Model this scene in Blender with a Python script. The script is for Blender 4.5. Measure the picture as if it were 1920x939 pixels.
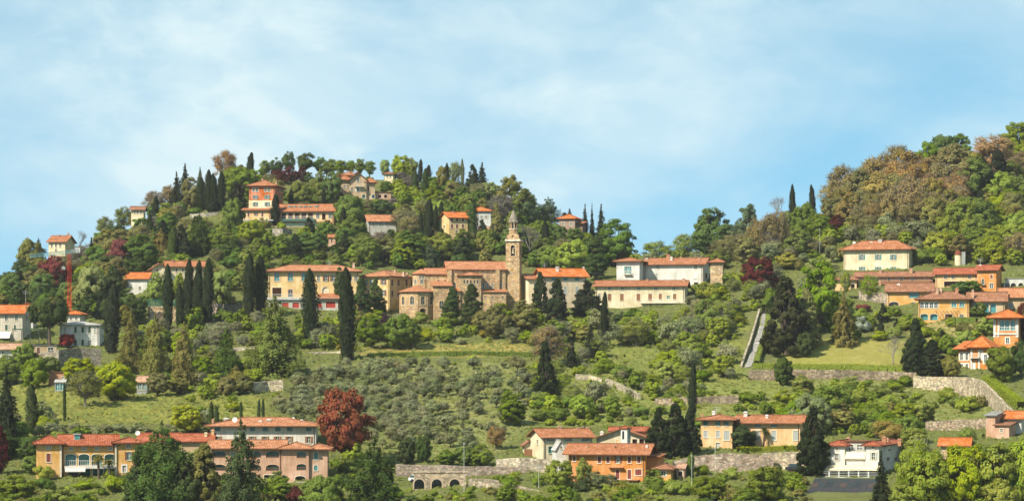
import bpy, math, random
import numpy as np
from mathutils import Vector
from mathutils.geometry import tessellate_polygon

R = math.radians
random.seed(7)
rng = np.random.default_rng(7)
for o in list(bpy.data.objects):
    bpy.data.objects.remove(o)
S = bpy.context.scene
COL = S.collection

# ---------------------------------------------------------------- camera, sky, sun, exposure
F, VH, CZ = 4939.0, 680.0, 60.0          # focal length in photo pixels, horizon row, eye height
cd = bpy.data.cameras.new('camera')
cd.sensor_width = 36
cd.lens = 36 * F / 1920
cd.shift_y = (VH - 469.5) / 1920
cd.clip_start, cd.clip_end = 1, 60000
cam = bpy.data.objects.new('camera', cd)
cam.location = (0, 0, CZ)
cam.rotation_euler = (R(90), 0, 0)
COL.objects.link(cam)
S.camera = cam

SUN = Vector((0.66, 0.66, -0.82)).normalized()
W = bpy.data.worlds.new('World')
S.world = W
W.use_nodes = True
nt = W.node_tree
nt.nodes.clear()
def nd(t, typ, **kw):
    n = t.nodes.new(typ)
    for k, v in kw.items():
        setattr(n, k, v)
    return n
def mathn(t, op, a, b=None, clamp=False):
    n = nd(t, 'ShaderNodeMath', operation=op, use_clamp=clamp)
    for i, q in enumerate((a, b)):
        if q is None: continue
        if isinstance(q, (int, float)): n.inputs[i].default_value = q
        else: t.links.new(q, n.inputs[i])
    return n.outputs[0]
def mixc(t, fac, a, b, mode='MIX'):
    n = nd(t, 'ShaderNodeMix', data_type='RGBA', blend_type=mode)
    for s, q in ((n.inputs[0], fac), (n.inputs[6], a), (n.inputs[7], b)):
        if isinstance(q, (int, float)): s.default_value = q
        elif isinstance(q, tuple): s.default_value = (*q, 1)
        else: t.links.new(q, s)
    return n.outputs[2]
def noise(t, vec, scale, detail=4, rough=.55, dist=0.0):
    n = nd(t, 'ShaderNodeTexNoise')
    n.inputs['Scale'].default_value = scale
    n.inputs['Detail'].default_value = detail
    n.inputs['Roughness'].default_value = rough
    n.inputs['Distortion'].default_value = dist
    if vec is not None: t.links.new(vec, n.inputs['Vector'])
    return n.outputs['Fac']
def ramp(t, fac, *stops):
    n = nd(t, 'ShaderNodeValToRGB')
    e = n.color_ramp.elements
    while len(e) < len(stops): e.new(.5)
    for q, (p, c) in zip(e, stops):
        q.position = p
        q.color = (c, c, c, 1) if isinstance(c, (int, float)) else (*c, 1)
    t.links.new(fac, n.inputs[0])
    return n.outputs[0]
def mapping(t, vec, scale=(1, 1, 1), loc=(0, 0, 0), rot=(0, 0, 0)):
    n = nd(t, 'ShaderNodeMapping')
    n.inputs['Scale'].default_value = scale
    n.inputs['Location'].default_value = loc
    n.inputs['Rotation'].default_value = rot
    t.links.new(vec, n.inputs[0])
    return n.outputs[0]

sky = nd(nt, 'ShaderNodeTexSky', sky_type='NISHITA', sun_disc=False)
sky.sun_elevation = math.asin(-SUN.z)
sky.sun_rotation = math.atan2(-SUN.x, -SUN.y)
sky.air_density = 1.0
sky.dust_density = 0.3
sky.ozone_density = 1.6
tc = nd(nt, 'ShaderNodeTexCoord').outputs['Generated']
# the sky a little above the horizon band is the one the photograph shows
nt.links.new(mapping(nt, tc, (1, 1, 1), (0, 0, .28)), sky.inputs['Vector'])
# thin high cloud: a broad veil and finer wisps, drawn out sideways
CL = dict(a=(20.2, 1, 5.5), b=(4, 1, 7))
veil = ramp(nt, noise(nt, mapping(nt, tc, (4.2, 4.2, 9), CL['a'], (0, R(-10), 0)), 1.0, 4, .5, .4), (.34, .0), (.66, 1.0))
wisp = ramp(nt, noise(nt, mapping(nt, tc, (11, 11, 26), CL['b'], (0, R(-10), 0)), 1.0, 7, .6, .5), (.42, 0), (.78, .8))
puff = ramp(nt, noise(nt, mapping(nt, tc, (26, 26, 44), (2, 1, 3), (0, R(-10), 0)), 1.0, 6, .55, .2), (.46, 0), (.68, .75))
cf = mathn(nt, 'ADD', mathn(nt, 'MULTIPLY', veil, .46), mathn(nt, 'MULTIPLY', mathn(nt, 'ADD', wisp, mathn(nt, 'MULTIPLY', puff, .55)), mathn(nt, 'ADD', mathn(nt, 'MULTIPLY', veil, .55), .25)), True)
cf = mathn(nt, 'ADD', mathn(nt, 'MULTIPLY', cf, .92), .10)
tint = mixc(nt, 1.0, sky.outputs[0], (.78, 1.20, 1.04), 'MULTIPLY')
skyc = mixc(nt, cf, tint, (3.65, 4.5, 4.75))
bg = nd(nt, 'ShaderNodeBackground')
bg.inputs['Strength'].default_value = 0.114
nt.links.new(skyc, bg.inputs[0])
nt.links.new(bg.outputs[0], nd(nt, 'ShaderNodeOutputWorld').inputs[0])

sl = bpy.data.lights.new('sun', 'SUN')
sl.energy = 4.8
sl.angle = R(.53)
sl.color = (1, .93, .80)
sun = bpy.data.objects.new('sun', sl)
sun.rotation_euler = SUN.to_track_quat('-Z', 'Y').to_euler()
sun.location = (-300, 200, 400)
COL.objects.link(sun)
S.view_settings.view_transform = 'Standard'
S.view_settings.look = 'None'
S.view_settings.exposure = 0.84
S.view_settings.gamma = 1.0

# ---------------------------------------------------------------- materials (colour comes from each object's own colour)
def mat(name):
    m = bpy.data.materials.new(name)
    m.use_nodes = True
    t = m.node_tree
    t.nodes.clear()
    return m, t
def finish(t, shader):
    t.links.new(shader, nd(t, 'ShaderNodeOutputMaterial').inputs[0])
def princ(t, col, rough=.8, spec=.3, normal=None):
    p = nd(t, 'ShaderNodeBsdfPrincipled')
    if isinstance(col, tuple): p.inputs['Base Color'].default_value = (*col, 1)
    else: t.links.new(col, p.inputs['Base Color'])
    if isinstance(rough, (int, float)): p.inputs['Roughness'].default_value = rough
    else: t.links.new(rough, p.inputs['Roughness'])
    p.inputs['Specular IOR Level'].default_value = spec
    if normal is not None: t.links.new(normal, p.inputs['Normal'])
    return p.outputs[0]
def bump(t, h, strength, dist=.05):
    b = nd(t, 'ShaderNodeBump')
    b.inputs['Strength'].default_value = strength
    b.inputs['Distance'].default_value = dist
    t.links.new(h, b.inputs['Height'])
    return b.outputs[0]
def hsv(t, col, h=None, s=None, v=None):
    n = nd(t, 'ShaderNodeHueSaturation')
    for k, q in (('Hue', h), ('Saturation', s), ('Value', v)):
        if q is None: continue
        if isinstance(q, (int, float)): n.inputs[k].default_value = q
        else: t.links.new(q, n.inputs[k])
    t.links.new(col, n.inputs['Color'])
    return n.outputs[0]
def rng_map(t, f, a, b):
    n = nd(t, 'ShaderNodeMapRange')
    n.inputs['To Min'].default_value = a
    n.inputs['To Max'].default_value = b
    t.links.new(f, n.inputs[0])
    return n.outputs[0]
def rng_n(t, f, a, b):       # noise values crowd around one half: stretch them first
    o = rng_map(t, f, a, b); n = o.node; n.inputs['From Min'].default_value = .28; n.inputs['From Max'].default_value = .72
    return o
M = {}
def m_foliage(attr=False):
    m, t = mat('foliage_mixed' if attr else 'foliage')
    oi = nd(t, 'ShaderNodeObjectInfo')
    isl = nd(t, 'ShaderNodeNewGeometry').outputs['Random Per Island']
    pos = nd(t, 'ShaderNodeTexCoord').outputs['Object']
    n = noise(t, pos, .55, 3)
    oc = nd(t, 'ShaderNodeAttribute', attribute_name='tint').outputs['Color'] if attr else oi.outputs['Color']
    c = hsv(t, oc, rng_map(t, isl, .475, .52), rng_map(t, oi.outputs['Random'], .9, 1.12), rng_map(t, n, .7, 1.32))
    c = hsv(t, c, None, None, rng_map(t, isl, .84, 1.2))
    d = nd(t, 'ShaderNodeBsdfDiffuse'); t.links.new(c, d.inputs[0])
    tr = nd(t, 'ShaderNodeBsdfTranslucent'); t.links.new(hsv(t, c, .49, 1.1, 1.2), tr.inputs[0])
    mx = nd(t, 'ShaderNodeMixShader'); mx.inputs[0].default_value = .42
    t.links.new(d.outputs[0], mx.inputs[1]); t.links.new(tr.outputs[0], mx.inputs[2])
    finish(t, mx.outputs[0])
    return m
def m_bark():
    m, t = mat('bark')
    pos = nd(t, 'ShaderNodeTexCoord').outputs['Object']
    n = noise(t, mapping(t, pos, (3, 3, .7)), 3, 5)
    oi = nd(t, 'ShaderNodeObjectInfo').outputs['Color']
    finish(t, princ(t, hsv(t, oi, None, None, rng_map(t, n, .5, 1.5)), .9, .1, bump(t, n, .6)))
    return m
def m_plaster():
    m, t = mat('plaster')
    pos = nd(t, 'ShaderNodeTexCoord').outputs['Object']
    oi = nd(t, 'ShaderNodeObjectInfo').outputs['Color']
    a = noise(t, pos, .35, 6, .62)
    b = noise(t, mapping(t, pos, (2.2, 2.2, .25)), 1.0, 4)
    f = noise(t, pos, 5, 4)
    c = hsv(t, oi, None, rng_n(t, a, 1.12, .82), rng_n(t, a, .64, 1.04))
    c = hsv(t, c, None, None, rng_n(t, b, .84, 1.12))
    c = hsv(t, c, None, None, rng_n(t, f, .92, 1.08))
    wear = ramp(t, noise(t, pos, .9, 6, .7), (.60, 0), (.70, .55))
    c = mixc(t, wear, c, hsv(t, c, None, .55, .72))
    finish(t, princ(t, c, .9, .15, bump(t, f, .25, .02)))
    return m
def m_tile():
    m, t = mat('roof_tiles')
    uv = nd(t, 'ShaderNodeUVMap').outputs[0]
    oi = nd(t, 'ShaderNodeObjectInfo').outputs['Color']
    br = nd(t, 'ShaderNodeTexBrick')
    br.inputs['Color1'].default_value = (1.25, 1.2, 1.15, 1)
    br.inputs['Color2'].default_value = (.72, .68, .66, 1)
    br.inputs['Mortar'].default_value = (.42, .40, .38, 1)
    br.inputs['Scale'].default_value = 1
    br.inputs['Mortar Size'].default_value = .035
    br.inputs['Mortar Smooth'].default_value = .4
    br.inputs['Brick Width'].default_value = .34
    br.inputs['Row Height'].default_value = .52
    t.links.new(uv, br.inputs['Vector'])
    n1 = noise(t, uv, .45, 5, .6)
    n2 = noise(t, uv, 2.2, 5, .65)
    c = mixc(t, 1.0, oi, br.outputs[0], 'MULTIPLY')
    c = hsv(t, c, rng_map(t, n2, .485, .515), rng_map(t, n1, 1.2, .78), rng_map(t, n1, .5, 1.5))
    c = hsv(t, c, None, None, rng_map(t, n2, .55, 1.42))
    wv = nd(t, 'ShaderNodeTexWave', wave_type='BANDS', bands_direction='X')
    wv.inputs['Scale'].default_value = .92
    t.links.new(uv, wv.inputs[0])
    h = mathn(t, 'ADD', wv.outputs['Fac'], br.outputs['Fac'])
    finish(t, princ(t, c, .85, .2, bump(t, h, .8, .08)))
    return m
def m_stone(name, sc, b_lo, b_hi):
    m, t = mat(name)
    pos = nd(t, 'ShaderNodeTexCoord').outputs['Object']
    oi = nd(t, 'ShaderNodeObjectInfo').outputs['Color']
    p = mapping(t, pos, (1, 1, 1.7))
    vo = nd(t, 'ShaderNodeTexVoronoi', feature='F1'); vo.inputs['Scale'].default_value = sc
    t.links.new(p, vo.inputs['Vector'])
    ve = nd(t, 'ShaderNodeTexVoronoi', feature='DISTANCE_TO_EDGE'); ve.inputs['Scale'].default_value = sc
    t.links.new(p, ve.inputs['Vector'])
    sep = nd(t, 'ShaderNodeSeparateColor'); t.links.new(vo.outputs['Color'], sep.inputs[0])
    n = noise(t, pos, .4, 6, .65)
    n2 = noise(t, mapping(t, pos, (1.4, 1.4, .3)), 1.0, 5)
    c = hsv(t, oi, rng_map(t, sep.outputs[1], .48, .52), rng_map(t, sep.outputs[2], .85, 1.15), rng_map(t, sep.outputs[0], b_lo, b_hi))
    c = hsv(t, c, None, None, rng_n(t, n, .62, 1.32))
    c = hsv(t, c, None, None, rng_n(t, n2, .80, 1.18))
    j = ramp(t, ve.outputs['Distance'], (0, .5), (.10, 1.0))
    c = mixc(t, 1.0, c, j, 'MULTIPLY')
    finish(t, princ(t, c, .92, .15, bump(t, j, .8, .07)))
    return m
def m_paint():
    m, t = mat('paint')
    pos = nd(t, 'ShaderNodeTexCoord').outputs['Object']
    oi = nd(t, 'ShaderNodeObjectInfo').outputs['Color']
    n = noise(t, pos, 2.5, 4)
    finish(t, princ(t, hsv(t, oi, None, None, rng_map(t, n, .8, 1.2)), .6, .3))
    return m
def m_glass():
    m, t = mat('window_glass')
    oi = nd(t, 'ShaderNodeObjectInfo')
    pos = nd(t, 'ShaderNodeTexCoord').outputs['Object']
    n = noise(t, pos, 1.3, 3)
    finish(t, princ(t, hsv(t, oi.outputs['Color'], None, None, rng_map(t, n, .5, 1.5)), rng_map(t, n, .05, .25), .7))
    return m
def m_ground():
    m, t = mat('hillside_ground')
    pos = nd(t, 'ShaderNodeTexCoord').outputs['Object']
    at = nd(t, 'ShaderNodeAttribute', attribute_name='cover').outputs['Color']
    a = noise(t, pos, .05, 8, .62)
    b = noise(t, pos, .35, 8, .7)
    d = noise(t, mapping(t, pos, (1, 1.0, 3)), 1.7, 5, .7)
    c = hsv(t, at, rng_map(t, a, .47, .53), rng_map(t, b, 1.2, .75), rng_map(t, b, .55, 1.5))
    c = hsv(t, c, None, None, rng_map(t, d, .42, 1.4))
    bare = ramp(t, mathn(t, 'MULTIPLY', noise(t, pos, .11, 6, .7), noise(t, pos, .6, 6, .7)), (.34, 0), (.45, .75))
    c = mixc(t, bare, c, (.22, .17, .09))
    finish(t, princ(t, c, .95, .05, bump(t, d, 1.0, .4)))
    return m
M['foliage'] = m_foliage(); M['foliage_mixed'] = m_foliage(True); M['bark'] = m_bark(); M['plaster'] = m_plaster(); M['tile'] = m_tile()
M['stone'] = m_stone('rubble_stone', 1.6, .55, 1.4); M['ashlar'] = m_stone('dressed_stone', 1.7, .74, 1.26)
M['paint'] = m_paint(); M['glass'] = m_glass(); M['ground'] = m_ground()

# ---------------------------------------------------------------- mesh helpers
class MB:
    def __init__(s): s.v, s.f, s.uv = [], [], []
    def poly(s, pts, uvs=None):
        n = len(s.v); s.v += [tuple(p) for p in pts]; s.f.append(tuple(range(n, n + len(pts))))
        s.uv.append(uvs or [(0, 0)] * len(pts))
    def box(s, a, b):
        (x0, y0, z0), (x1, y1, z1) = a, b
        c = [(x0, y0, z0), (x1, y0, z0), (x1, y1, z0), (x0, y1, z0), (x0, y0, z1), (x1, y0, z1), (x1, y1, z1), (x0, y1, z1)]
        for q in ((0, 3, 2, 1), (4, 5, 6, 7), (0, 1, 5, 4), (1, 2, 6, 5), (2, 3, 7, 6), (3, 0, 4, 7)):
            s.poly([c[i] for i in q])
    def tube(s, p0, p1, r0, r1, n=5):
        p0, p1 = Vector(p0), Vector(p1)
        d = (p1 - p0).normalized()
        a = d.orthogonal().normalized(); b = d.cross(a)
        k = len(s.v)
        for p, r in ((p0, r0), (p1, r1)):
            for i in range(n):
                th = 2 * math.pi * i / n
                s.v.append(tuple(p + a * r * math.cos(th) + b * r * math.sin(th)))
        for i in range(n):
            j = (i + 1) % n
            s.f.append((k + i, k + j, k + n + j, k + n + i)); s.uv.append([(0, 0)] * 4)
        s.f.append(tuple(k + n + i for i in range(n))); s.uv.append([(0, 0)] * n)
    def prism(s, pts, z0, z1, cap=True):
        n = len(pts)
        for i in range(n):
            (ax, ay), (bx, by) = pts[i], pts[(i + 1) % n]
            s.poly([(ax, ay, z0), (bx, by, z0), (bx, by, z1), (ax, ay, z1)])
        if cap:
            s.poly([(x, y, z1) for x, y in pts]); s.poly([(x, y, z0) for x, y in pts][::-1])
    def mesh(s, name, m):
        me = bpy.data.meshes.new(name)
        me.from_pydata(s.v, [], s.f)
        l = me.uv_layers.new(name='UVMap')
        flat = [c for u in s.uv for q in u for c in q]
        if len(flat) == len(l.data) * 2: l.data.foreach_set('uv', flat)
        me.materials.append(m)
        return me
    def build(s, name, mkey, parent=None, col=None):
        if not s.f: return None
        return link(name, s.mesh(name, M[mkey]), parent, col)
def link(name, data, parent=None, col=None):
    o = bpy.data.objects.new(name, data)
    COL.objects.link(o)
    if parent is not None: o.parent = parent
    if col is not None: o.color = (*col, 1)
    return o
def tag(o, label, cat=None, group=None, kind=None):
    o['label'] = label
    if cat: o['category'] = cat
    if group: o['group'] = group
    if kind: o['kind'] = kind
    return o

# ---------------------------------------------------------------- the hill: ground profiles (photo row, distance) per photo column
PROF = {
 -300: [(939,490),(900,515),(830,545),(740,620),(690,665),(620,750),(580,840),(565,900)],
 0: [(939,490),(905,515),(830,545),(740,620),(690,665),(640,710),(600,760),(560,840),(540,900)],
 150: [(939,490),(893,520),(800,560),(722,620),(682,680),(645,712),(600,760),(540,850),(475,930)],
 300: [(939,490),(893,520),(800,560),(742,610),(700,650),(640,710),(600,750),(540,800),(450,900),(395,960)],
 400: [(939,490),(895,520),(800,565),(742,610),(700,650),(640,710),(600,750),(530,805),(450,890),(352,970)],
 500: [(939,490),(900,517),(800,570),(740,610),(690,660),(640,710),(582,765),(520,810),(440,890),(335,985)],
 750: [(939,495),(915,518),(868,545),(780,600),(700,660),(640,715),(600,762),(540,815),(440,890),(335,990)],
 880: [(939,492),(910,518),(862,545),(780,600),(700,662),(640,715),(600,768),(535,818),(440,885),(345,980)],
 960: [(939,490),(905,520),(860,545),(780,600),(700,665),(640,715),(580,775),(530,820),(450,880),(385,955)],
 1100: [(939,490),(905,520),(850,555),(760,620),(700,665),(640,720),(585,765),(540,810),(490,860),(445,920)],
 1250: [(939,485),(895,525),(850,550),(760,620),(700,670),(640,720),(572,770),(540,800),(505,840),(488,870)],
 1400: [(939,485),(880,530),(840,560),(750,630),(690,670),(640,710),(560,765),(520,800),(480,840),(450,880)],
 1500: [(939,485),(880,530),(840,565),(750,630),(690,670),(640,700),(560,755),(520,790),(470,830),(425,880)],
 1650: [(939,480),(890,520),(800,590),(740,640),(690,670),(640,700),(590,735),(530,770),(460,815),(430,840),(350,890)],
 1800: [(939,480),(870,530),(800,590),(740,635),(700,660),(640,690),(590,720),(540,755),(490,790),(430,835),(305,910)],
 1920: [(939,480),(870,520),(800,570),(740,620),(690,650),(620,690),(560,730),(500,780),(420,840),(285,920)],
 2220: [(939,480),(870,520),(800,570),(740,620),(690,650),(600,690),(540,730),(480,780),(400,840),(240,930)],
}
DS = np.arange(200, 2001, 5.0)
UK = sorted(PROF)
UG = np.arange(-300, 2221, 20.0)
zk = []
for u in UK:
    P = PROF[u]
    d = [p[1] for p in P]; z = [CZ + p[1] * (VH - p[0]) / F for p in P]
    d = [200, 330, 430] + d + [d[-1] + 45, d[-1] + 260, 2000]
    z = [CZ - 48, CZ - 44, min(z[0] - 7, CZ - 33)] + z + [z[-1] + 1, z[-1] - 60, CZ - 60]
    zk.append(np.interp(DS, d, z))
zk = np.array(zk)
ZG = np.array([[0.0]])
ZG = np.stack([np.interp(UG, UK, zk[:, j]) for j in range(len(DS))], 1)
def blur(A, ax, n):
    k = np.hanning(2 * n + 3)[1:-1]; k /= k.sum()
    P = np.pad(A, [(n, n) if i == ax else (0, 0) for i in (0, 1)], mode='edge')
    return np.apply_along_axis(lambda r: np.convolve(r, k, 'valid'), ax, P)
ZG = blur(blur(ZG, 0, 3), 1, 3)
def gz(u, D):
    u = np.asarray(u, float); D = np.asarray(D, float)
    i = np.clip((u + 300) / 20, 0, len(UG) - 1.001); j = np.clip((D - 200) / 5, 0, len(DS) - 1.001)
    a = i.astype(int); b = j.astype(int); fi, fj = i - a, j - b
    z = ZG[a, b] * (1 - fi) * (1 - fj) + ZG[a + 1, b] * fi * (1 - fj) + ZG[a, b + 1] * (1 - fi) * fj + ZG[a + 1, b + 1] * fi * fj
    x = (u - 960) * D / F
    return z + .35 * np.sin(x * .21 + 1) * np.sin(D * .17) + .22 * np.sin(x * .53 + D * .31)
DSF = np.arange(440, 1080, 1.0)
def gD(u, v):
    """distance at which the ground shows at photo position (u, v)"""
    vv = VH - (gz(np.full_like(DSF, u), DSF) - CZ) * F / DSF
    k = np.nonzero(vv <= v)[0]
    return float(DSF[k[0]]) if len(k) else float(DSF[np.argmin(vv)])
def wp(u, v, D): return Vector(((u - 960) * D / F, D, CZ + (VH - v) * D / F))
def inpoly(x, y, P):
    c = False; n = len(P)
    for i in range(n):
        (x1, y1), (x2, y2) = P[i], P[i - 1]
        if (y1 > y) != (y2 > y) and x < (x2 - x1) * (y - y1) / (y2 - y1) + x1: c = not c
    return c
COVER = [  # (what grows there, outline in photo pixels)
 ((.225,.215,.045), [(20,715),(330,735),(510,745),(500,790),(340,795),(20,790)]),
 ((.265,.245,.055), [(1480,655),(1560,632),(1690,640),(1700,692),(1450,692)]),
 ((.30,.24,.060), [(680,650),(1000,640),(1000,668),(680,668)]),
 ((.215,.215,.070), [(600,680),(1000,680),(1000,790),(930,850),(700,850),(560,780)]),
 ((.205,.215,.050), [(1000,690),(1340,690),(1500,720),(1480,790),(1000,800)]),
 ((.190,.205,.045), [(1110,610),(1400,600),(1390,700),(1110,690)]),
 ((.190,.205,.055), [(1440,435),(1800,440),(1760,485),(1440,500)]),
 ((.30,.24,.085), [(1700,600),(1840,600),(1830,660),(1730,665)]),
 ((.195,.205,.055), [(1500,712),(1870,712),(1870,790),(1500,780)]),
]
xs = np.concatenate([[-9000, -3000, -1200, -700, -450], np.arange(-320, 321, 3.2), [450, 700, 1200, 3000, 9000]])
ys = np.concatenate([[-3000, 0, 200, 300, 380], np.arange(430, 1075, 3.2), [1090, 1120, 1180, 1300, 1600, 2000, 4000, 12000, 30000]])
gv, cov = [], []
for y in ys:
    Y = max(float(y), 201.0)
    us = 960 + F * xs / Y
    z = gz(us, np.full_like(xs, Y))
    vv = VH - (z - CZ) * F / Y
    for x, u_, z_, v_ in zip(xs, us, z, vv):
        gv.append((float(x), float(y), float(z_)))
        c = (.130, .138, .042)
        if 0 < u_ < 1920 and v_ < 960:
            for cc, P in COVER:
                if inpoly(u_, v_, P): c = cc
        cov.append(c)
nx = len(xs)
gf = [(j * nx + i, j * nx + i + 1, (j + 1) * nx + i + 1, (j + 1) * nx + i) for j in range(len(ys) - 1) for i in range(nx - 1)]
me = bpy.data.meshes.new('hillside')
me.from_pydata(gv, [], gf)
me.materials.append(M['ground'])
ca = me.color_attributes.new('cover', 'FLOAT_COLOR', 'POINT')
ca.data.foreach_set('color', [q for c in cov for q in (*c, 1)])
me.polygons.foreach_set('use_smooth', [True] * len(gf))
tag(link('hillside_ground', me), 'grassy hillside sloping up from the valley', None, None, 'structure')

# ---------------------------------------------------------------- colours
C = dict(
 white=(.60,.57,.50), cream=(.72,.60,.38), pale=(.63,.53,.34), yellow=(.66,.46,.20), ochre=(.62,.345,.11), peach=(.68,.42,.20),
 orange=(.58,.235,.062), red=(.54,.155,.05), pink=(.50,.30,.195), grey=(.44,.42,.36), tan=(.48,.34,.20), stone=(.37,.285,.19), church=(.45,.305,.165),
 brick=(.45,.22,.12), tile=(.40,.160,.072), newtile=(.58,.170,.042), oldtile=(.32,.150,.082), redtile=(.38,.110,.050), paletile=(.46,.200,.095),
 brown=(.13,.05,.03), dkred=(.17,.035,.025), green=(.05,.13,.10), teal=(.06,.17,.17), dkgreen=(.03,.07,.05), gry=(.30,.31,.28), lgrey=(.5,.5,.46),
 glass=(.035,.06,.065), skytint_glass=(.05,.20,.20), dark=(.012,.012,.012), black=(.02,.02,.02), trim=(.62,.55,.42), garage=(.32,.035,.02), iron=(.04,.04,.04), wood=(.20,.09,.04))  # teal glass has the sky's reflection painted into its colour
LAND = []         # where each building stands in the photograph
RECTS = []        # facades that stay in view: (u0, v0, u1, v1, distance, depth)

def arc_outline(x0, x1, z0, z1, kind):
    if kind == 'rect': return [(x0, z0), (x1, z0), (x1, z1), (x0, z1)]
    r = (x1 - x0) / 2; cx = (x0 + x1) / 2
    h = r if kind == 'arch' else min(r * .45, (z1 - z0) * .45)
    h = min(h, (z1 - z0) * .8)
    pts = [(x0, z0), (x1, z0)]
    for i in range(9):
        th = math.pi * i / 8
        pts.append((cx + r * math.cos(th), z1 - h + h * math.sin(th)))
    return pts

class Bld:
    def __init__(s, name, label, cat, u, v, yaw=0, D=None, group=None):
        g_ = gD(u, v); s.D = min(D, g_ + 1.5) if D else g_
        LAND.append((u, v - 12, label))
        s.P = wp(u, v, s.D)
        a = R(yaw) + math.atan((u - 960) / F)
        s.ex = Vector((math.cos(a), -math.sin(a), 0)); s.ey = Vector((math.sin(a), math.cos(a), 0))
        s.root = link(name, None)
        s.root.empty_display_size = .5
        s.root.location = s.P; s.root.rotation_euler = (0, 0, -a)
        tag(s.root, label, cat, group)
        s.k = s.D / F
    def ray(s, u, v, n, q):
        r = Vector(((u - 960) / F, 1, (VH - v) / F)); c = Vector((0, 0, CZ))
        t = (q - c).dot(n) / r.dot(n)
        p = c + r * t - s.P
        return p.dot(s.ex), p.dot(s.ey), p.z
    def pf(s, u, v, y=0):
        x, _, z = s.ray(u, v, s.ey, s.P + s.ey * y); return x, z
    def ps(s, u, v, x):
        _, y, z = s.ray(u, v, s.ex, s.P + s.ex * x); return y, z
    # -- one opening: hole outline plus its window / door parts
    def opening(s, op, to2, to3):
        kind, uc, vc, w, h = op[:5]
        o = dict(op[5]) if len(op) > 5 else {}
        xa, za = to2(uc - w / 2, vc + h / 2); xb, zb = to2(uc + w / 2, vc - h / 2)
        xa, xb = min(xa, xb), max(xa, xb)
        shp = o.get('shape', 'arch' if kind in ('a', 'L') else 'rect')
        pts = arc_outline(xa, xb, za, zb, shp)
        dep = o.get('deep', 1.4 if kind in ('L', 'l') else .18)
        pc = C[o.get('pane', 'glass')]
        nm = {'d': 'door', 'g': 'garage_door', 'L': 'arched_opening', 'l': 'recess'}.get(kind, 'window')
        ring = MB(); n = len(pts); cx = (xa + xb) / 2; cz = (za + zb) / 2
        tw = o.get('trim', .10)
        fx = 1 + 2 * tw / max(xb - xa, .1); fz = 1 + 2 * tw / max(zb - za, .1)
        q = [(cx + (x - cx) * fx, cz + (z - cz) * fz) for x, z in pts]
        for i in range(n):
            j = (i + 1) % n
            if kind in ('d', 'g', 'L', 'l') and i == 0: continue
            for d0, a0, a1 in ((-.05, pts, q),):
                ring.poly([to3(*a0[i], d0), to3(*a0[j], d0), to3(*a1[j], d0), to3(*a1[i], d0)])
            ring.poly([to3(*q[i], -.05), to3(*q[j], -.05), to3(*q[j], .02), to3(*q[i], .02)])
            ring.poly([to3(*pts[i], -.05), to3(*pts[j], -.05), to3(*pts[j], .05), to3(*pts[i], .05)])
        if kind in ('w', 'wo', 'a') and xb - xa > .5:      # glazing bars
            for bx in ((cx,) if xb - xa < 2 else (xa + (xb - xa) / 3, xa + (xb - xa) * 2 / 3)):
                ring.poly([to3(bx - .04, za, dep - .04), to3(bx + .04, za, dep - .04), to3(bx + .04, zb - .1, dep - .04), to3(bx - .04, zb - .1, dep - .04)])
            ring.poly([to3(xa, cz - .03, dep - .045), to3(xb, cz - .03, dep - .045), to3(xb, cz + .03, dep - .045), to3(xa, cz + .03, dep - .045)])
        wo = ring.build(nm, 'paint', s.root, C[o.get('tcol', 'trim')])
        if kind in ('w', 'wo', 'a', 'L', 'l'):
            p = MB(); p.poly([to3(x, z, dep) for x, z in pts]); p.build('pane', 'glass' if kind not in ('l',) else 'paint', wo, pc)  # glass in windows; in open arches a dark sheet painted as inner shade
        if kind in ('d', 'g'):
            p = MB(); p.poly([to3(x, z, .15) for x, z in pts]); p.build('door_leaf', 'paint', wo, C[o.get('col', 'brown')])
        def slab(x0, x1, z0, z1, d0, d1):
            p = MB(); c = [to3(x, z, d) for d in (d0, d1) for x, z in ((x0, z0), (x1, z0), (x1, z1), (x0, z1))]
            for f in ((0, 1, 2, 3), (4, 5, 6, 7), (0, 1, 5, 4), (1, 2, 6, 5), (2, 3, 7, 6), (3, 0, 4, 7)): p.poly([c[i] for i in f])
            return p
        sc = C[o.get('col', 'brown')]
        if kind == 'wo':
            hw = (xb - xa) * .5
            slab(xa - hw - .06, xa - .06, za, zb, -.09, -.01).build('shutter', 'paint', wo, sc)
            slab(xb + .06, xb + hw + .06, za, zb, -.09, -.01).build('shutter', 'paint', wo, sc)
        if kind == 'wc':
            slab(xa, cx - .015, za, zb, .04, .1).build('shutter', 'paint', wo, sc)
            slab(cx + .015, xb, za, zb, .04, .1).build('shutter', 'paint', wo, sc)
            p = MB(); p.poly([to3(x, z, .16) for x, z in pts]); p.build('pane', 'glass', wo, C['dark'])
        if kind in ('w', 'wo', 'wc', 'a'):
            slab(xa - .12, xb + .12, za - .12, za - .01, -.14, .1).build('sill', 'paint', wo, C['trim'])
        if o.get('rail'):
            p = MB(); zt = za + min(1.0, (zb - za) * .45)
            for zz in (za + .12, zt): 
                b = slab(xa, xb, zz - .04, zz + .04, -.02, .06); p2 = b
                for f in b.f: p.poly([b.v[i] for i in f])
            m_ = max(2, int((xb - xa) / .35))
            for i in range(m_ + 1):
                x = xa + (xb - xa) * i / m_
                p.poly([to3(x - .03, za, .02), to3(x + .03, za, .02), to3(x + .03, zt, .02), to3(x - .03, zt, .02)])
            p.build('railing', 'paint', wo, C[o['rail']])
        # wall side of the hole: the reveal
        return pts, dep
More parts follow.
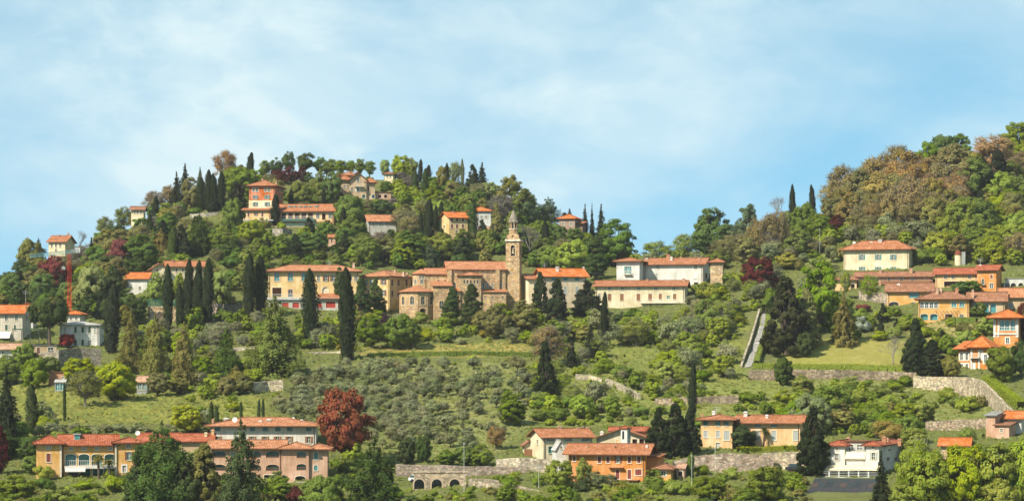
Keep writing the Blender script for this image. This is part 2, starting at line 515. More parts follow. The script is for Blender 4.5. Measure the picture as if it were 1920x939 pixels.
    def panel(s, mb, outer, ops, to2, to3):
        holes = []
        for op in ops:
            pts, dep = s.opening(op, to2, to3)
            holes.append(pts)
            n = len(pts)
            for i in range(n):
                a, b = pts[i], pts[(i + 1) % n]
                mb.poly([to3(*a, 0), to3(*b, 0), to3(*b, dep + .02), to3(*a, dep + .02)])
        if not holes:
            mb.poly([to3(x, z, 0) for x, z in outer]); return
        loops = [outer] + holes
        flat = [p for l in loops for p in l]
        for t in tessellate_polygon([[Vector((x, z, 0)) for x, z in l] for l in loops]):
            mb.poly([to3(*flat[i], 0) for i in t])
    def block(s, u0, u1, vt, vb, y=0, dep=9, col='cream', roof='hip', vr=None, over=.75, rcol='tile', ops=(), rops=(), lops=(), chim=(), down=3.5, m='plaster', clear=True, dorm=(), uside=None):
        x0, zt = s.pf(u0, vt, y); x1, zb = s.pf(u1, vb, y)
        if uside: dep = s.ps(uside, vt, x1)[0] - y
        lo = zb - down; y1 = y + dep; xm = (x0 + x1) / 2; ym = (y + y1) / 2
        zr = None
        if roof in ('hip', 'gable', 'pyr'): zr = s.pf((u0 + u1) / 2, vr, ym)[1]
        elif roof == 'gablef': zr = s.pf((u0 + u1) / 2, vr, y)[1]
        elif roof == 'shed': zr = s.pf((u0 + u1) / 2, vr, y1)[1]
        elif roof == 'shedf': zr = zt - .0
        mb = MB()
        fo = [(x0, lo), (x1, lo), (x1, zt), (x0, zt)]
        if roof == 'gablef': fo.insert(3, (xm, zr - .05))
        s.panel(mb, fo, ops, lambda u, v: s.pf(u, v, y), lambda x, z, d: (x, y + d, z))
        so = [(y, lo), (y1, lo), (y1, zt), (y, zt)]
        if roof == 'gable': so.insert(3, (ym, zr - .05))
        if roof == 'shed': so[2] = (y1, zr - .05)
        s.panel(mb, so, rops, lambda u, v: s.ps(u, v, x1), lambda q, z, d: (x1 - d, q, z))
        s.panel(mb, so, lops, lambda u, v: s.ps(u, v, x0), lambda q, z, d: (x0 + d, q, z))
        bo = fo if roof != 'shed' else [(x0, lo), (x1, lo), (x1, zr - .05), (x0, zr - .05)]
        mb.poly([(x, y1, z) for x, z in bo])
        w = mb.build('wall', m, s.root, C[col] if isinstance(col, str) else col)
        if clear: RECTS.append((u0 - 1, vt - (6 if roof else 0), u1 + 1, vb, s.D + y, dep))
        rf = None
        if roof: rf = s.roof(x0, x1, y, y1, zt, zr, roof, over, rcol)
        for c in chim:
            u, vtop, wpx = c[:3]; yy = y + dep * (c[3] if len(c) > 3 else .4)
            cx, cz = s.pf(u, vtop, yy); hw = wpx * s.k / 2
            p = MB(); p.box((cx - hw, yy - hw, zt - .2), (cx + hw, yy + hw, cz - .25)); p.box((cx - hw * 1.35, yy - hw * 1.35, cz - .25), (cx + hw * 1.35, yy + hw * 1.35, cz - .1))
            p.box((cx - hw * .8, yy - hw * .8, cz - .1), (cx + hw * .8, yy + hw * .8, cz + .05))
            p.build('chimney', 'plaster', rf or w, C[c[4]] if len(c) > 4 else C['pink'])
        for (u, vtop, wpx, hpx) in dorm:
            yy = y + dep * .22
            cx, cz = s.pf(u, vtop, yy); hw = wpx * s.k / 2; hh = hpx * s.k
            p = MB(); p.box((cx - hw, yy, cz - hh - .4), (cx + hw, yy + 3, cz - .12)); p.box((cx - hw - .2, yy - .25, cz - .12), (cx + hw + .2, yy + 3, cz)); p.build('dormer', 'paint', rf, C['gry'])
            p = MB(); p.box((cx - hw * .8, yy - .03, cz - hh), (cx + hw * .8, yy - .005, cz - .2)); p.build('dormer_window', 'glass', rf, C['skytint_glass'])
        if roof in ('hip', 'gable', 'shed') and x1 - x0 > 8 and m == 'plaster':
            for xx in (x0 + .35, x1 - .35):
                p = MB(); p.tube((xx, y - .09, lo), (xx, y - .09, zt), .07, .07, 6); p.build('downpipe', 'paint', s.root, (.10, .065, .045))
        s.last = (x0, x1, y, y1, zt, lo, w, rf)
        return rf
    def roof(s, x0, x1, y0, y1, zt, zr, kind, ov, rcol):
        X0, X1, Y0, Y1 = x0 - ov, x1 + ov, y0 - ov, y1 + ov
        zb, ze = zt + .02, zt + .24
        mb = MB()
        def face(pts):        # uv in metres: along the eave, up the slope
            p = [Vector(q) for q in pts]
            n = (p[1] - p[0]).cross(p[2] - p[0]).normalized()
            if n.z < 0: n = -n
            h = Vector((-n.y, n.x, 0)); h = h.normalized() if h.length > 1e-4 else Vector((1, 0, 0)); g = n.cross(h)
            mb.poly(p, [(q.dot(h), q.dot(g)) for q in p])
        A, B, Cc, Dd = (X0, Y0), (X1, Y0), (X1, Y1), (X0, Y1)
        def E(p, z): return (p[0], p[1], z)
        if kind in ('hip', 'pyr'):
            w, d = X1 - X0, Y1 - Y0; xm, ym = (X0 + X1) / 2, (Y0 + Y1) / 2
            if kind == 'pyr': r0 = r1 = (xm, ym, zr)
            elif w >= d: r0, r1 = (X0 + d * .5, ym, zr), (X1 - d * .5, ym, zr)
            else: r0, r1 = (xm, Y0 + w * .5, zr), (xm, Y1 - w * .5, zr)
            if w >= d or kind == 'pyr':
                face([E(A, ze), E(B, ze), r1, r0]) if r0 != r1 else face([E(A, ze), E(B, ze), r0])
                face([E(Cc, ze), E(Dd, ze), r0, r1]) if r0 != r1 else face([E(Cc, ze), E(Dd, ze), r0])
                face([E(B, ze), E(Cc, ze), r1]); face([E(Dd, ze), E(A, ze), r0])
            else:
                face([E(A, ze), E(B, ze), r0]); face([E(Cc, ze), E(Dd, ze), r1])
                face([E(B, ze), E(Cc, ze), r1, r0]); face([E(Dd, ze), E(A, ze), r0, r1])
            for p, q in ((A, B), (B, Cc), (Cc, Dd), (Dd, A)): mb.poly([E(p, zb), E(q, zb), E(q, ze), E(p, ze)])
            mb.poly([E(Dd, zb), E(Cc, zb), E(B, zb), E(A, zb)])
            rid = [(r0, r1)] + [(E(p, ze), r) for p, r in ((A, r0), (B, r1 if w >= d else r0))] if r0 != r1 else [(E(A, ze), r0), (E(B, ze), r0)]
        else:
            th = .2
            def slab(q):      # four corners, thickness straight down
                face(q)
                lo = [(a, b, c - th) for a, b, c in q]
                mb.poly(lo[::-1])
                for i in range(4):
                    j = (i + 1) % 4; mb.poly([q[i], q[j], lo[j], lo[i]])
            if kind == 'gable':
                ym = (y0 + y1) / 2; sl = (zr - zt) / max(ym - y0, .1); ee = zt - sl * ov + th; rr = zr + th
                slab([(X0, Y0, ee), (X1, Y0, ee), (X1, ym, rr), (X0, ym, rr)]); slab([(X1, Y1, ee), (X0, Y1, ee), (X0, ym, rr), (X1, ym, rr)])
                rid = [((X0, ym, rr), (X1, ym, rr))]
            elif kind == 'gablef':
                xm = (x0 + x1) / 2; sl = (zr - zt) / max(xm - x0, .1); ee = zt - sl * ov + th; rr = zr + th
                slab([(X0, Y1, ee), (X0, Y0, ee), (xm, Y0, rr), (xm, Y1, rr)]); slab([(X1, Y0, ee), (X1, Y1, ee), (xm, Y1, rr), (xm, Y0, rr)])
                rid = [((xm, Y0, rr), (xm, Y1, rr))]
            elif kind == 'shed':
                sl = (zr - zt) / (y1 - y0)
                slab([(X0, Y0, zt - sl * ov + th), (X1, Y0, zt - sl * ov + th), (X1, y1 + .1, zr + th), (X0, y1 + .1, zr + th)]); rid = []
            elif kind == 'flat':
                slab([(X0, Y0, zt + th), (X1, Y0, zt + th), (X1, Y1, zt + th), (X0, Y1, zt + th)]); rid = []
        o = mb.build('roof', 'tile', s.root, C[rcol] if isinstance(rcol, str) else rcol)
        if rid:
            p = MB()
            for a, b in rid:
                a = Vector(a) + Vector((0, 0, .02)); b = Vector(b) + Vector((0, 0, .02))
                if (a - b).length > .3: p.tube(a, b, .14, .14, 5)
            p.build('ridge_tiles', 'tile', o, tuple(q * .9 for q in (C[rcol] if isinstance(rcol, str) else rcol)))
        return o
    def slab(s, name, u0, u1, vt, vb, y0, y1, col, m='paint', parent=None):
        x0, z1 = s.pf(u0, vt, y0); x1, z0 = s.pf(u1, vb, y0)
        p = MB(); p.box((x0, y0, z0), (x1, y1, z1)); return p.build(name, m, parent or s.root, C[col] if isinstance(col, str) else col)
    def balcony(s, u0, u1, v, y=0, out=1.1, h=1.0, col='iron', sl='trim'):
        x0, z = s.pf(u0, v, y); x1, _ = s.pf(u1, v, y)
        p = MB(); p.box((x0, y - out, z - .16), (x1, y - .01, z)); b = p.build('balcony', 'plaster', s.root, C[sl])
        p = MB(); p.box((x0, y - out, z + h - .06), (x1, y - out + .06, z + h))
        n = max(2, int((x1 - x0) / .3))
        for i in range(n + 1):
            x = x0 + (x1 - x0 - .04) * i / n; p.box((x, y - out, z), (x + .04, y - out + .04, z + h - .06))
        for x in (x0, x1 - .05): p.box((x, y - out + .06, z + h - .06), (x + .05, y, z + h))
        p.build('railing', 'paint', b, C[col]); return b
    def awning(s, u0, u1, vt, vb, y=0, out=2.0, col='white'):
        x0, z1 = s.pf(u0, vt, y); x1, z0 = s.pf(u1, vb, y - out)
        p = MB(); q = [(x0, y - .02, z1), (x1, y - .02, z1), (x1, y - out, z0), (x0, y - out, z0)]
        p.poly(q); p.poly([(a, b, c - .05) for a, b, c in q][::-1])
        p.poly([q[3], q[2], (q[2][0], q[2][1], z0 - .3), (q[3][0], q[3][1], z0 - .3)])
        for i, j in ((0, 3), (1, 2)): p.poly([q[i], q[j], (q[j][0], q[j][1], q[j][2] - .05), (q[i][0], q[i][1], q[i][2] - .05)])
        return p.build('awning', 'paint', s.root, C[col])
    def dish(s, u, v, y, r=.45):
        x, z = s.pf(u, v, y)
        p = MB(); n = 12; rim = [(x + r * math.cos(2 * math.pi * i / n), y - .12, z + r * math.sin(2 * math.pi * i / n)) for i in range(n)]
        for i in range(n): p.poly([rim[i], rim[(i + 1) % n], (x, y + .06, z)])
        p.tube((x, y + .06, z), (x, y + .1, z - 1.4), .04, .04); p.build('satellite_dish', 'paint', s.root, (.75, .75, .72))
    def antenna(s, u, vt, vb, y):
        x, z1 = s.pf(u, vt, y); _, z0 = s.pf(u, vb, y)
        p = MB(); p.tube((x, y, z0 - .6), (x, y, z1), .04, .03, 4)
        for k in (0, .35, .7): p.tube((x - .9 + k * .3, y, z1 - .15 - k), (x + .9 - k * .3, y, z1 - .15 - k), .025, .025, 4)
        p.build('antenna', 'paint', s.root, (.5, .5, .48))
    # a free polygonal storey (apse, drum, lantern) seen from outside
    def poly_block(s, uc, yc, rad, n, vt, vb, col, m, vapex=None, rot=0, over=.5, rcol='tile', facets=None, rn='roof', wn='wall', down=3, stretch=1):
        x, zt = s.pf(uc, vt, yc - rad); _, zb = s.pf(uc, vb, yc - rad)
        P = [(x + rad * math.cos(rot + 2 * math.pi * i / n), yc + rad * stretch * math.sin(rot + 2 * math.pi * i / n)) for i in range(n)]
        mb = MB()
        for i in range(n):
            a, b = Vector((*P[i], 0)), Vector((*P[(i + 1) % n], 0)); L = (b - a).length; t = (b - a) / L; nn = Vector((t.y, -t.x, 0))
            outer = [(0, zb - down), (L, zb - down), (L, zt), (0, zt)]
            ops = []
            for (k, fx, vc, w, h, *o) in (facets or {}).get(i, ()):
                cz = s.pf(uc, vc, yc - rad)[1]
                ops.append((k, fx * L, -cz, w, h, *(o or [{}])))
            s.panel(mb, outer, ops, lambda u, v: (u, -v), lambda q, z, d, a=a, t=t, nn=nn: tuple(a + t * q - nn * d + Vector((0, 0, z))))
        mb.poly([(px, py, zt) for px, py in P])
        w = mb.build(wn, m, s.root, C[col])
        if vapex is not None:
            za = s.pf(uc, vapex, yc)[1]
            Q = [(x + (px - x) * (1 + over / rad), yc + (py - yc) * (1 + over / rad)) for px, py in P]
            mb = MB()
            for i in range(n):
                a, b = Q[i], Q[(i + 1) % n]
                L = math.dist(a, b); H = math.dist((*a, zt), (x, yc, za))
                mb.poly([(*a, zt + .2), (*b, zt + .2), (x, yc, za)], [(0, 0), (L, 0), (L / 2, H)])
                mb.poly([(*a, zt + .02), (*b, zt + .02), (*b, zt + .2), (*a, zt + .2)])
            mb.poly([(*q, zt + .02) for q in Q][::-1])
            mb.build(rn, 'tile' if rcol != 'slate' else 'ashlar', s.root, C.get(rcol, (.25, .21, .16)))
        return x, zt, zb
def ops(kind, us, v, w, h, **o): return [(kind, u, v, w, h, o) for u in us]

# ================================================================ HILLTOP
b = Bld('villa', 'long villa with tall orange tower block and arcaded wing below the ridge', 'villa', 540, 424, 12, D=905)
b.block(467, 515, 349.5, 392, y=4, dep=12, col='red', vr=339, over=1.0, uside=531, rcol='tile', ops=ops('w', (475.5, 482), 356, 4.5, 7) + ops('w', (498, 504.5), 356, 4.5, 7) + ops('wo', (479, 501), 369.5, 4.5, 7, col='teal'),
        rops=ops('w', (521, 527), 357, 3.5, 6) + ops('w', (521, 527), 370, 3.5, 6), chim=((492, 336, 3, .5), (518, 339, 3, .5)))
b.block(466.5, 515.5, 376, 390, y=3.8, dep=4, col='cream', roof=None, ops=ops('wo', (479, 501), 383, 4.5, 7.5, col='teal'), clear=False)
b.block(456, 507, 394, 412, y=0, dep=8, col='peach', roof='shed', vr=388, over=.9, ops=ops('wc', (466, 492), 402, 4, 9) + ops('wo', (480,), 401, 3.5, 7, col='brown'))
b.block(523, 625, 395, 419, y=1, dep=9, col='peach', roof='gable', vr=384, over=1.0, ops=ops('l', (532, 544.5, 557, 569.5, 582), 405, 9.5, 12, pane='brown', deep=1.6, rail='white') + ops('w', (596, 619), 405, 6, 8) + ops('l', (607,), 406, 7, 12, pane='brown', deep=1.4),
        dorm=[(u, 386, 5, 4) for u in (543, 552.5, 562, 571.5, 581)] + [(593, 385.5, 5, 4)], chim=((586, 383, 4, .6),))
b.slab('terrace_roof', 455, 512, 412, 414, -2.5, 0, 'gry'); b.slab('terrace_wall', 525, 605, 419, 426, -3, 0, 'dkgreen')
b.slab('retaining_wall', 450, 626, 424.5, 432, -3.3, -1, 'stone', 'stone'); b.awning(528, 590, 410.5, 413.5, 1, 1.6, 'dkgreen')

b = Bld('villa', 'tan villa with central gable and arched ground floor on the hilltop', 'villa', 672, 374, -6, D=945)
b.block(655, 687, 337, 372, y=0, dep=11, col='tan', roof='gablef', vr=323, over=.9, ops=ops('a', (671.5,), 337, 4.5, 9) + ops('wo', (671,), 355, 4.5, 8, col='white') + ops('L', (682,), 368, 6, 7, pane='skytint_glass', deep=.5) + ops('w', (660,), 355, 4, 7))
b.block(637, 656, 338, 372, y=1, dep=9, col='tan', roof='hip', vr=329, over=.9, ops=ops('w', (646, 653), 350, 4, 6), chim=((655, 321, 3, .5), (660, 321, 3, .7)))
b.block(640, 665, 329.5, 335, y=4, dep=6, col='tan', roof='hip', vr=323.5, over=.8, clear=False)
b.block(686.5, 703, 343, 372, y=.8, dep=9, col='tan', roof='hip', vr=334, over=.9, ops=ops('wc', (691,), 354, 4, 10, col='brown') + ops('L', (700,), 368, 6, 7, pane='skytint_glass', deep=.5))
b.balcony(664, 682, 349.5, 0, 1.2, 1.0, 'white')
b.block(703, 733, 361, 373, y=2, dep=5, col='pink', roof='flat', over=.3, rcol='oldtile', ops=ops('l', (712, 723), 368, 6, 6, pane='brown'))

b = Bld('house', 'small cream house half hidden by trees at the top of the hill', 'house', 729, 341, 10, D=975)
b.block(721, 737, 327, 341, dep=7, col='cream', vr=323, rcol='oldtile', ops=ops('w', (726, 732), 332, 2.5, 4))

b = Bld('house', 'low tan house with pale tiled roof below the hilltop gabled villa', 'house', 718, 432, -8, D=890)
b.block(691, 745, 414, 432, dep=9, col='grey', roof='gable', vr=404, rcol='paletile', ops=ops('w', (700, 713, 726), 419.5, 4, 7), lops=())

b = Bld('house', 'three storey yellow house with dark red shutters above the church', 'house', 856, 440, -22, D=875)
b.block(842, 877, 407, 440, dep=8, col='yellow', roof='gable', vr=399, rcol='newtile', ops=ops('wc', (847.5, 857, 868), 412, 4, 7, col='dkred') + ops('wc', (847.5, 857, 868), 424, 4, 7, col='dkred') + ops('w', (856, 868), 434.5, 4, 5), lops=ops('w', (833,), 425, 3, 5), chim=((850, 396, 2.5),))

b = Bld('house', 'pale grey house behind a dark cypress above the church roof', 'house', 898, 416, 8, D=895)
b.block(878, 920, 397, 418, dep=8, col='lgrey', vr=388, rcol='newtile', ops=ops('wo', (903, 912), 407, 3.2, 6, col='gry'))
b.block(896, 918, 424, 438, y=-5, dep=3, col='pink', roof=None, m='plaster', clear=False)

b = Bld('house', 'brown house with orange hipped roof beside the row of tall spruces', 'house', 1068, 436, 15, D=900)
b.block(1048, 1078, 411, 437, dep=8, col=(.30,.20,.15), vr=402, rcol='newtile', uside=1090, ops=ops('w', (1056, 1070), 420, 4, 7), rops=ops('w', (1084,), 420, 3, 6))
b.block(1078, 1092, 419, 437, y=2, dep=5, col=(.30,.20,.15), roof='shed', vr=416, rcol='tile')

b = Bld('house', 'yellow house on the left skyline behind the crane jib', 'house', 108, 474, 18, D=900)
b.block(91, 122, 453, 474, dep=10, col='cream', roof='gable', vr=443, rcol='tile', uside=140, ops=ops('w', (97, 105, 113), 460, 3.5, 7) + ops('w', (105,), 469, 3.5, 5), chim=((110, 440, 3), (128, 437, 3, .7)))

b = Bld('house', 'tiny yellow house peeping over bushes on the left ridge', 'house', 258, 406, 6, D=930)
b.block(246, 269, 393, 407, dep=7, col='cream', roof='gable', vr=388, rcol='oldtile', ops=ops('w', (252, 258, 264), 398, 2.5, 4))

b = Bld('garden_shed', 'small pinkish shed with tiled roof on the wooded slope', 'shed', 622, 455, 5, D=870)
b.block(616, 629, 445, 456, dep=4, col='pink', roof='gable', vr=440.5, rcol='tile', over=.4, ops=ops('d', (622,), 451, 3, 8))

# ================================================================ MIDDLE BAND
b = Bld('house', 'low white house with bright orange roof left of the cypress row', 'house', 258, 549, 10, D=800)
b.block(236, 276, 522, 549, dep=8, col='white', roof='gable', vr=512, rcol='newtile', uside=286, ops=ops('w', (245, 262), 540, 4, 6))
b = Bld('house', 'pale yellow house with low gable behind the cypress row', 'house', 320, 530, -5, D=812)
b.block(285, 313, 503, 530, dep=10, col='pale', roof='gablef', vr=494, rcol='tile', over=.8, ops=ops('wc', (295,), 507, 3.5, 5, col='brown'))
b.block(313, 385, 499, 530, y=2, dep=9, col='pale', roof='gable', vr=490.5, rcol='tile', ops=ops('wc', (331, 343, 362), 506.5, 3.5, 6), chim=((323, 487, 4, .4, 'brick'), (352, 486, 4, .4, 'brick')))

b = Bld('convent', 'long yellow two storey convent with arched windows and red garage doors', 'convent', 588, 584, 0, D=772)
b.block(503, 673, 509, 559, y=3, dep=12, col='yellow', vr=497, over=1.1, rcol='paletile',
        ops=ops('a', (519, 544.5, 570), 519, 9, 15, shape='seg', pane='skytint_glass', tcol='pink', trim=.3) + ops('wo', (611, 625), 521.5, 5.5, 11) + ops('w', (597,), 521.5, 4.5, 11) + ops('w', (657, 667), 522, 5, 9)
        + ops('l', (519,), 547.5, 17, 17, pane='wood', deep=2.2) + ops('a', (544.5,), 549.5, 8, 14, shape='seg', tcol='pink', trim=.3) + ops('a', (610,), 544.5, 12, 14, pane='pale', deep=.3) + ops('w', (656,), 546, 6, 9),
        chim=((663, 493, 4, .4),))
b.block(500, 642, 562, 586, y=0, dep=4, col='grey', roof=None, ops=ops('g', (513, 535, 554.5), 572, 12.5, 10, col='garage') + ops('g', (599,), 572, 9, 10, col='garage') + ops('g', (620,), 571, 18, 12, col='garage') + ops('g', (637,), 571, 7, 12, col='garage'))
b.slab('balcony', 500, 642, 557.5, 562, -.6, 3, 'lgrey', 'plaster')
b.block(598, 640, 559, 562, y=-.4, dep=3.4, col='cream', roof='shed', vr=551, over=.5, rcol='tile', down=.1, clear=False)
x0, z0 = b.pf(503, 557.5, -.4); x1, _ = b.pf(597, 557.5, -.4)
p = MB(); p.box((x0, -.45, z0 + .95), (x1, -.38, z0 + 1.02))
for i in range(48): q = x0 + (x1 - x0) * i / 48; p.box((q, -.44, z0), (q + .05, -.39, z0 + .95))
p.build('railing', 'paint', b.root, C['lgrey']); b.antenna(617, 489, 500, 8)

b = Bld('house', 'yellow block with brown shutters and hipped roof between convent and church', 'house', 712, 566, 32, D=776)
b.block(680, 730, 519.5, 566, dep=12, col='yellow', vr=508, over=1.0, rcol='paletile', uside=775, ops=ops('w', (687, 696), 529, 5, 11, pane='skytint_glass') + ops('wo', (719,), 528, 5, 11) + ops('wo', (719,), 549, 5, 11) + ops('w', (691,), 549, 5, 11),
        rops=ops('wc', (735.5, 747, 762, 772), 530, 4.2, 12) + ops('wc', (735.5, 747, 762, 772), 550, 4.2, 12), chim=((757, 510, 4, .5), (764, 511, 3, .6), (741, 506, 3, .5)))

# ---- church
b = Bld('church', 'stone church with tiled roofs and rounded apse chapel at its left end', 'church', 860, 600, -4, D=768)
K = b.k
ch = dict(col='church', m='ashlar', rcol='paletile')
AW = dict(pane='glass', tcol='church', trim=.35)
# nave
b.block(839, 948, 505, 572, y=9, dep=15, roof='gable', vr=491.5, over=.5, ops=[('a', 851, 534, 7, 10, AW)] + ops('w', (914, 923.5), 535, 4, 9) + ops('w', (905, 939), 537, 5, 12, pane='dark'), **ch)
p = MB()
for i in range(54):          # corbel table under the eave
    x, z = b.pf(842 + i * 1.98, 508, 9); p.box((x, 8.75, z - .35), (x + .17, 9, z + .3))
p.build('corbel_table', 'ashlar', b.root, (.3, .2, .12))
for u0, u1 in ((840, 847), (929, 937)): b.slab('pilaster', u0, u1, 506, 572, 8.3, 9, C['church'], 'ashlar')
# choir with octagonal drum end
b.block(800, 840, 514, 560, y=10, dep=12, roof='gable', vr=504, over=.5, ops=[('a', u, 527.5, 5, 6, AW) for u in (822, 835)], **ch)
b.poly_block(791, 14, 18 * K, 8, 514, 560, 'church', 'ashlar', 503.5, R(22.5), .5, 'paletile', {5: [('a', .3, 520, .7, 1.1), ('a', .7, 520, .7, 1.1), ('a', .5, 527.5, .9, 1.3)], 6: [('a', .5, 527.5, .9, 1.3), ('a', .3, 520, .7, 1.1), ('a', .7, 520, .7, 1.1)], 4: [('a', .5, 527.5, .9, 1.3)]})
# front apse chapel
f1 = [('a', .5, 563, 1.15, 2.3, dict(tcol='church', trim=.45))]
b.poly_block(783, 5.4, 34 * K, 10, 547.5, 602, 'church', 'ashlar', 534.5, R(18), .6, 'paletile', {5: f1, 6: f1, 7: f1 + [('L', .5, 590, 2.1, 3.8, dict(deep=1.5, pane='dark', tcol='church', trim=.4))], 8: f1})  # dark sheet at the back of the chapel arch imitates shade
RECTS.append((750, 535, 816, 601, 766, 12))
b.block(812, 846, 536, 602, y=2, dep=8, roof='shed', vr=528, over=.5, ops=[('a', 828, 571, 8, 15, AW)] + ops('d', (829.5,), 593.5, 6, 15, col='white'), **ch)
# transept with its own low hipped roof
b.block(862, 902, 517, 578, y=4, dep=9, roof='hip', vr=510.5, over=.6, ops=[('a', u, 528, 3.2, 7, dict(AW, trim=.12)) for u in (870.5, 876.5, 882.8, 889.5, 895.5)] + [('w', 908 - 3, 0, 0, 0)][:0], **ch)
# side aisle
b.block(902, 949, 547.5, 578, y=4.5, dep=5, roof='shed', vr=542.5, over=.4, ops=[('a', u, 557, 4.5, 4.5, dict(AW, trim=.2)) for u in (923.5, 942.5)] + [('a', 910, 556, 3.5, 3.5, dict(AW, trim=.2))], **ch)
b.block(846, 863, 546, 600, y=3.4, dep=6, roof='shed', vr=540, over=.4, **ch)

# ---- bell tower
b = Bld('bell_tower', 'tall square stone bell tower with octagonal lantern and pointed spire', 'tower', 962, 578, 11, D=774)
b.block(948, 974, 489, 578, dep=26 * K, col='church', roof=None, m='ashlar', down=3)
b.slab('cornice', 947.2, 974.8, 487, 489.5, -.15, 26 * K + .15, 'church', 'ashlar')
bd = dict(pane='dark', tcol='church', trim=.3, deep=1.2)  # dark sheet painted as the shade inside the open belfry
b.block(948.5, 973.5, 452, 487, y=.1, dep=25 * K, col='church', roof=None, m='ashlar', down=.05, ops=[('L', 961.5, 469.5, 8, 20, bd)], rops=[('L', 975.6, 469.5, 1.6, 20, bd)])
x, z = b.pf(961.5, 465, .3); p = MB()
pr = [(0, 1.5), (.35, 1.45), (.45, .9), (.6, .35), (.85, 0)]
for i in range(len(pr) - 1):
    for k in range(10):
        a0, a1 = 2 * math.pi * k / 10, 2 * math.pi * (k + 1) / 10
        q = lambda r, a, h: (x + r * .62 * math.cos(a), .75 + r * .62 * math.sin(a), z - 1.6 + h)
        p.poly([q(pr[i][0], a0, pr[i][1]), q(pr[i][0], a1, pr[i][1]), q(pr[i + 1][0], a1, pr[i + 1][1]), q(pr[i + 1][0], a0, pr[i + 1][1])])
p.box((x - .6, .68, z - .1), (x + .6, .82, z + .12)); p.build('bell', 'paint', b.root, (.30, .25, .16))
b.slab('cornice', 946.5, 975.5, 449, 452, -.35, 25 * K + .5, 'trim', 'ashlar'); b.slab('cornice', 947.5, 974.5, 447.4, 449, -.15, 25 * K + .3, 'church', 'ashlar')
for y0, y1 in ((.3, 1.0), (25 * K - .8, 25 * K - .1)):      # curved pediments with a round opening
    xa, za = b.pf(950, 447.4, y0); xb, zb = b.pf(973, 438, y0); mb = MB()
    o = arc_outline(xa, xb, za, zb, 'seg'); c_ = ((xa + xb) / 2, (za + zb) / 2 - .1); hole = [(c_[0] + .38 * math.cos(t * math.pi / 5), c_[1] + .38 * math.sin(t * math.pi / 5)) for t in range(10)]
    flat = o + hole
    for yy in (y0, y1):
        for t in tessellate_polygon([[Vector((q[0], q[1], 0)) for q in l] for l in (o, hole)]): mb.poly([(flat[i][0], yy, flat[i][1]) for i in t])
    for l in (o, hole):
        for i in range(len(l)): a, c2 = l[i], l[(i + 1) % len(l)]; mb.poly([(a[0], y0, a[1]), (c2[0], y0, c2[1]), (c2[0], y1, c2[1]), (a[0], y1, a[1])])
    mb.build('pediment', 'ashlar', b.root, C['church'])
yc = 12.5 * K
b.poly_block(961, yc, 9.3 * K, 8, 438, 447.4, 'church', 'ashlar', None, R(22.5), wn='lantern_base', down=.3)
x, zt, zb = b.poly_block(961, yc, 8.3 * K, 8, 417, 438, 'church', 'ashlar', 392.5, R(22.5), .25, 'slate', {i: [('L', .5, 422.5, .62, 1.75, dict(deep=.35, pane='dark', tcol='church', trim=.06))] for i in range(8)}, rn='spire', wn='lantern', down=.2)  # lantern arches are backed by dark sheets that imitate inner shade
P8 = lambda r: [(x + r * math.cos(R(22.5 + 45 * i)), yc + r * math.sin(R(22.5 + 45 * i))) for i in range(8)]
p = MB(); p.prism(P8(8.9 * K), zt - .02, zt + .28); z2 = b.pf(961, 429.5, yc)[1]; p.prism(P8(8.9 * K), z2 - .15, z2 + .12); p.build('lantern_cornice', 'ashlar', b.root, C['trim'])
za = b.pf(961, 392.5, yc)[1]; p = MB(); p.tube((x, yc, za - .3), (x, yc, za + 1.0), .06, .05); p.box((x - .35, yc - .05, za + .5), (x + .35, yc + .05, za + .62)); p.build('cross', 'paint', b.root, C['iron'])

b = Bld('house', 'cream house with bright orange roof right of the bell tower', 'house', 1058, 574, -16, D=772)
b.block(1019, 1100, 517, 574, dep=10, col=(.58,.46,.30), roof='gable', vr=504.5, rcol='newtile', over=.8, ops=ops('w', (1038, 1060, 1082), 522.5, 6, 8, pane='skytint_glass', tcol='teal') + ops('wc', (1038, 1060, 1082), 544, 6.5, 13, col='gry') + ops('w', (1060, 1082), 564, 5, 7), chim=((1045, 500, 5, .3, 'white'), (1094, 500, 3, .5, 'white')))
b.block(991, 1020, 523, 574, y=3, dep=8, col='cream', roof='shed', vr=514, rcol='tile', ops=ops('w', (1003,), 535, 4, 6)); b.antenna(1021, 493, 506, 5)

b = Bld('villa', 'white villa with square corner block and long red roof', 'villa', 1235, 548, 10, D=802)
b.block(1156, 1199, 491, 530, y=-1, dep=9, col='white', vr=483, over=1.1, rcol='tile', uside=1208, ops=ops('wo', (1177,), 506, 6, 14, col='teal', pane='skytint_glass') )
b.balcony(1170, 1185, 514, -1, .9, 1.0, 'white')
b.block(1208, 1318, 495.5, 550, y=6, dep=10, col='white', roof='gable', vr=485, over=1.0, rcol='tile', uside=1330, ops=ops('w', (1234, 1304), 500, 6, 7) + ops('wc', (1231,), 518, 5, 11, col='gry') + ops('wc', (1303,), 515, 7, 13, col='white') + ops('l', (1305,), 537, 8, 16, pane='gry', deep=1),
        rops=ops('wc', (1324,), 517, 4, 9, col='brown'), chim=((1213, 484, 5, .4, 'white'), (1253, 477, 6, .5, 'brick'), (1259, 481, 4, .3, 'white'), (1277, 482, 4, .5), (1311, 483, 3, .3)))
b = Bld('farmhouse', 'long low cream farmhouse with red roof and brown shutters below white villa', 'house', 1200, 578, 4, D=776)
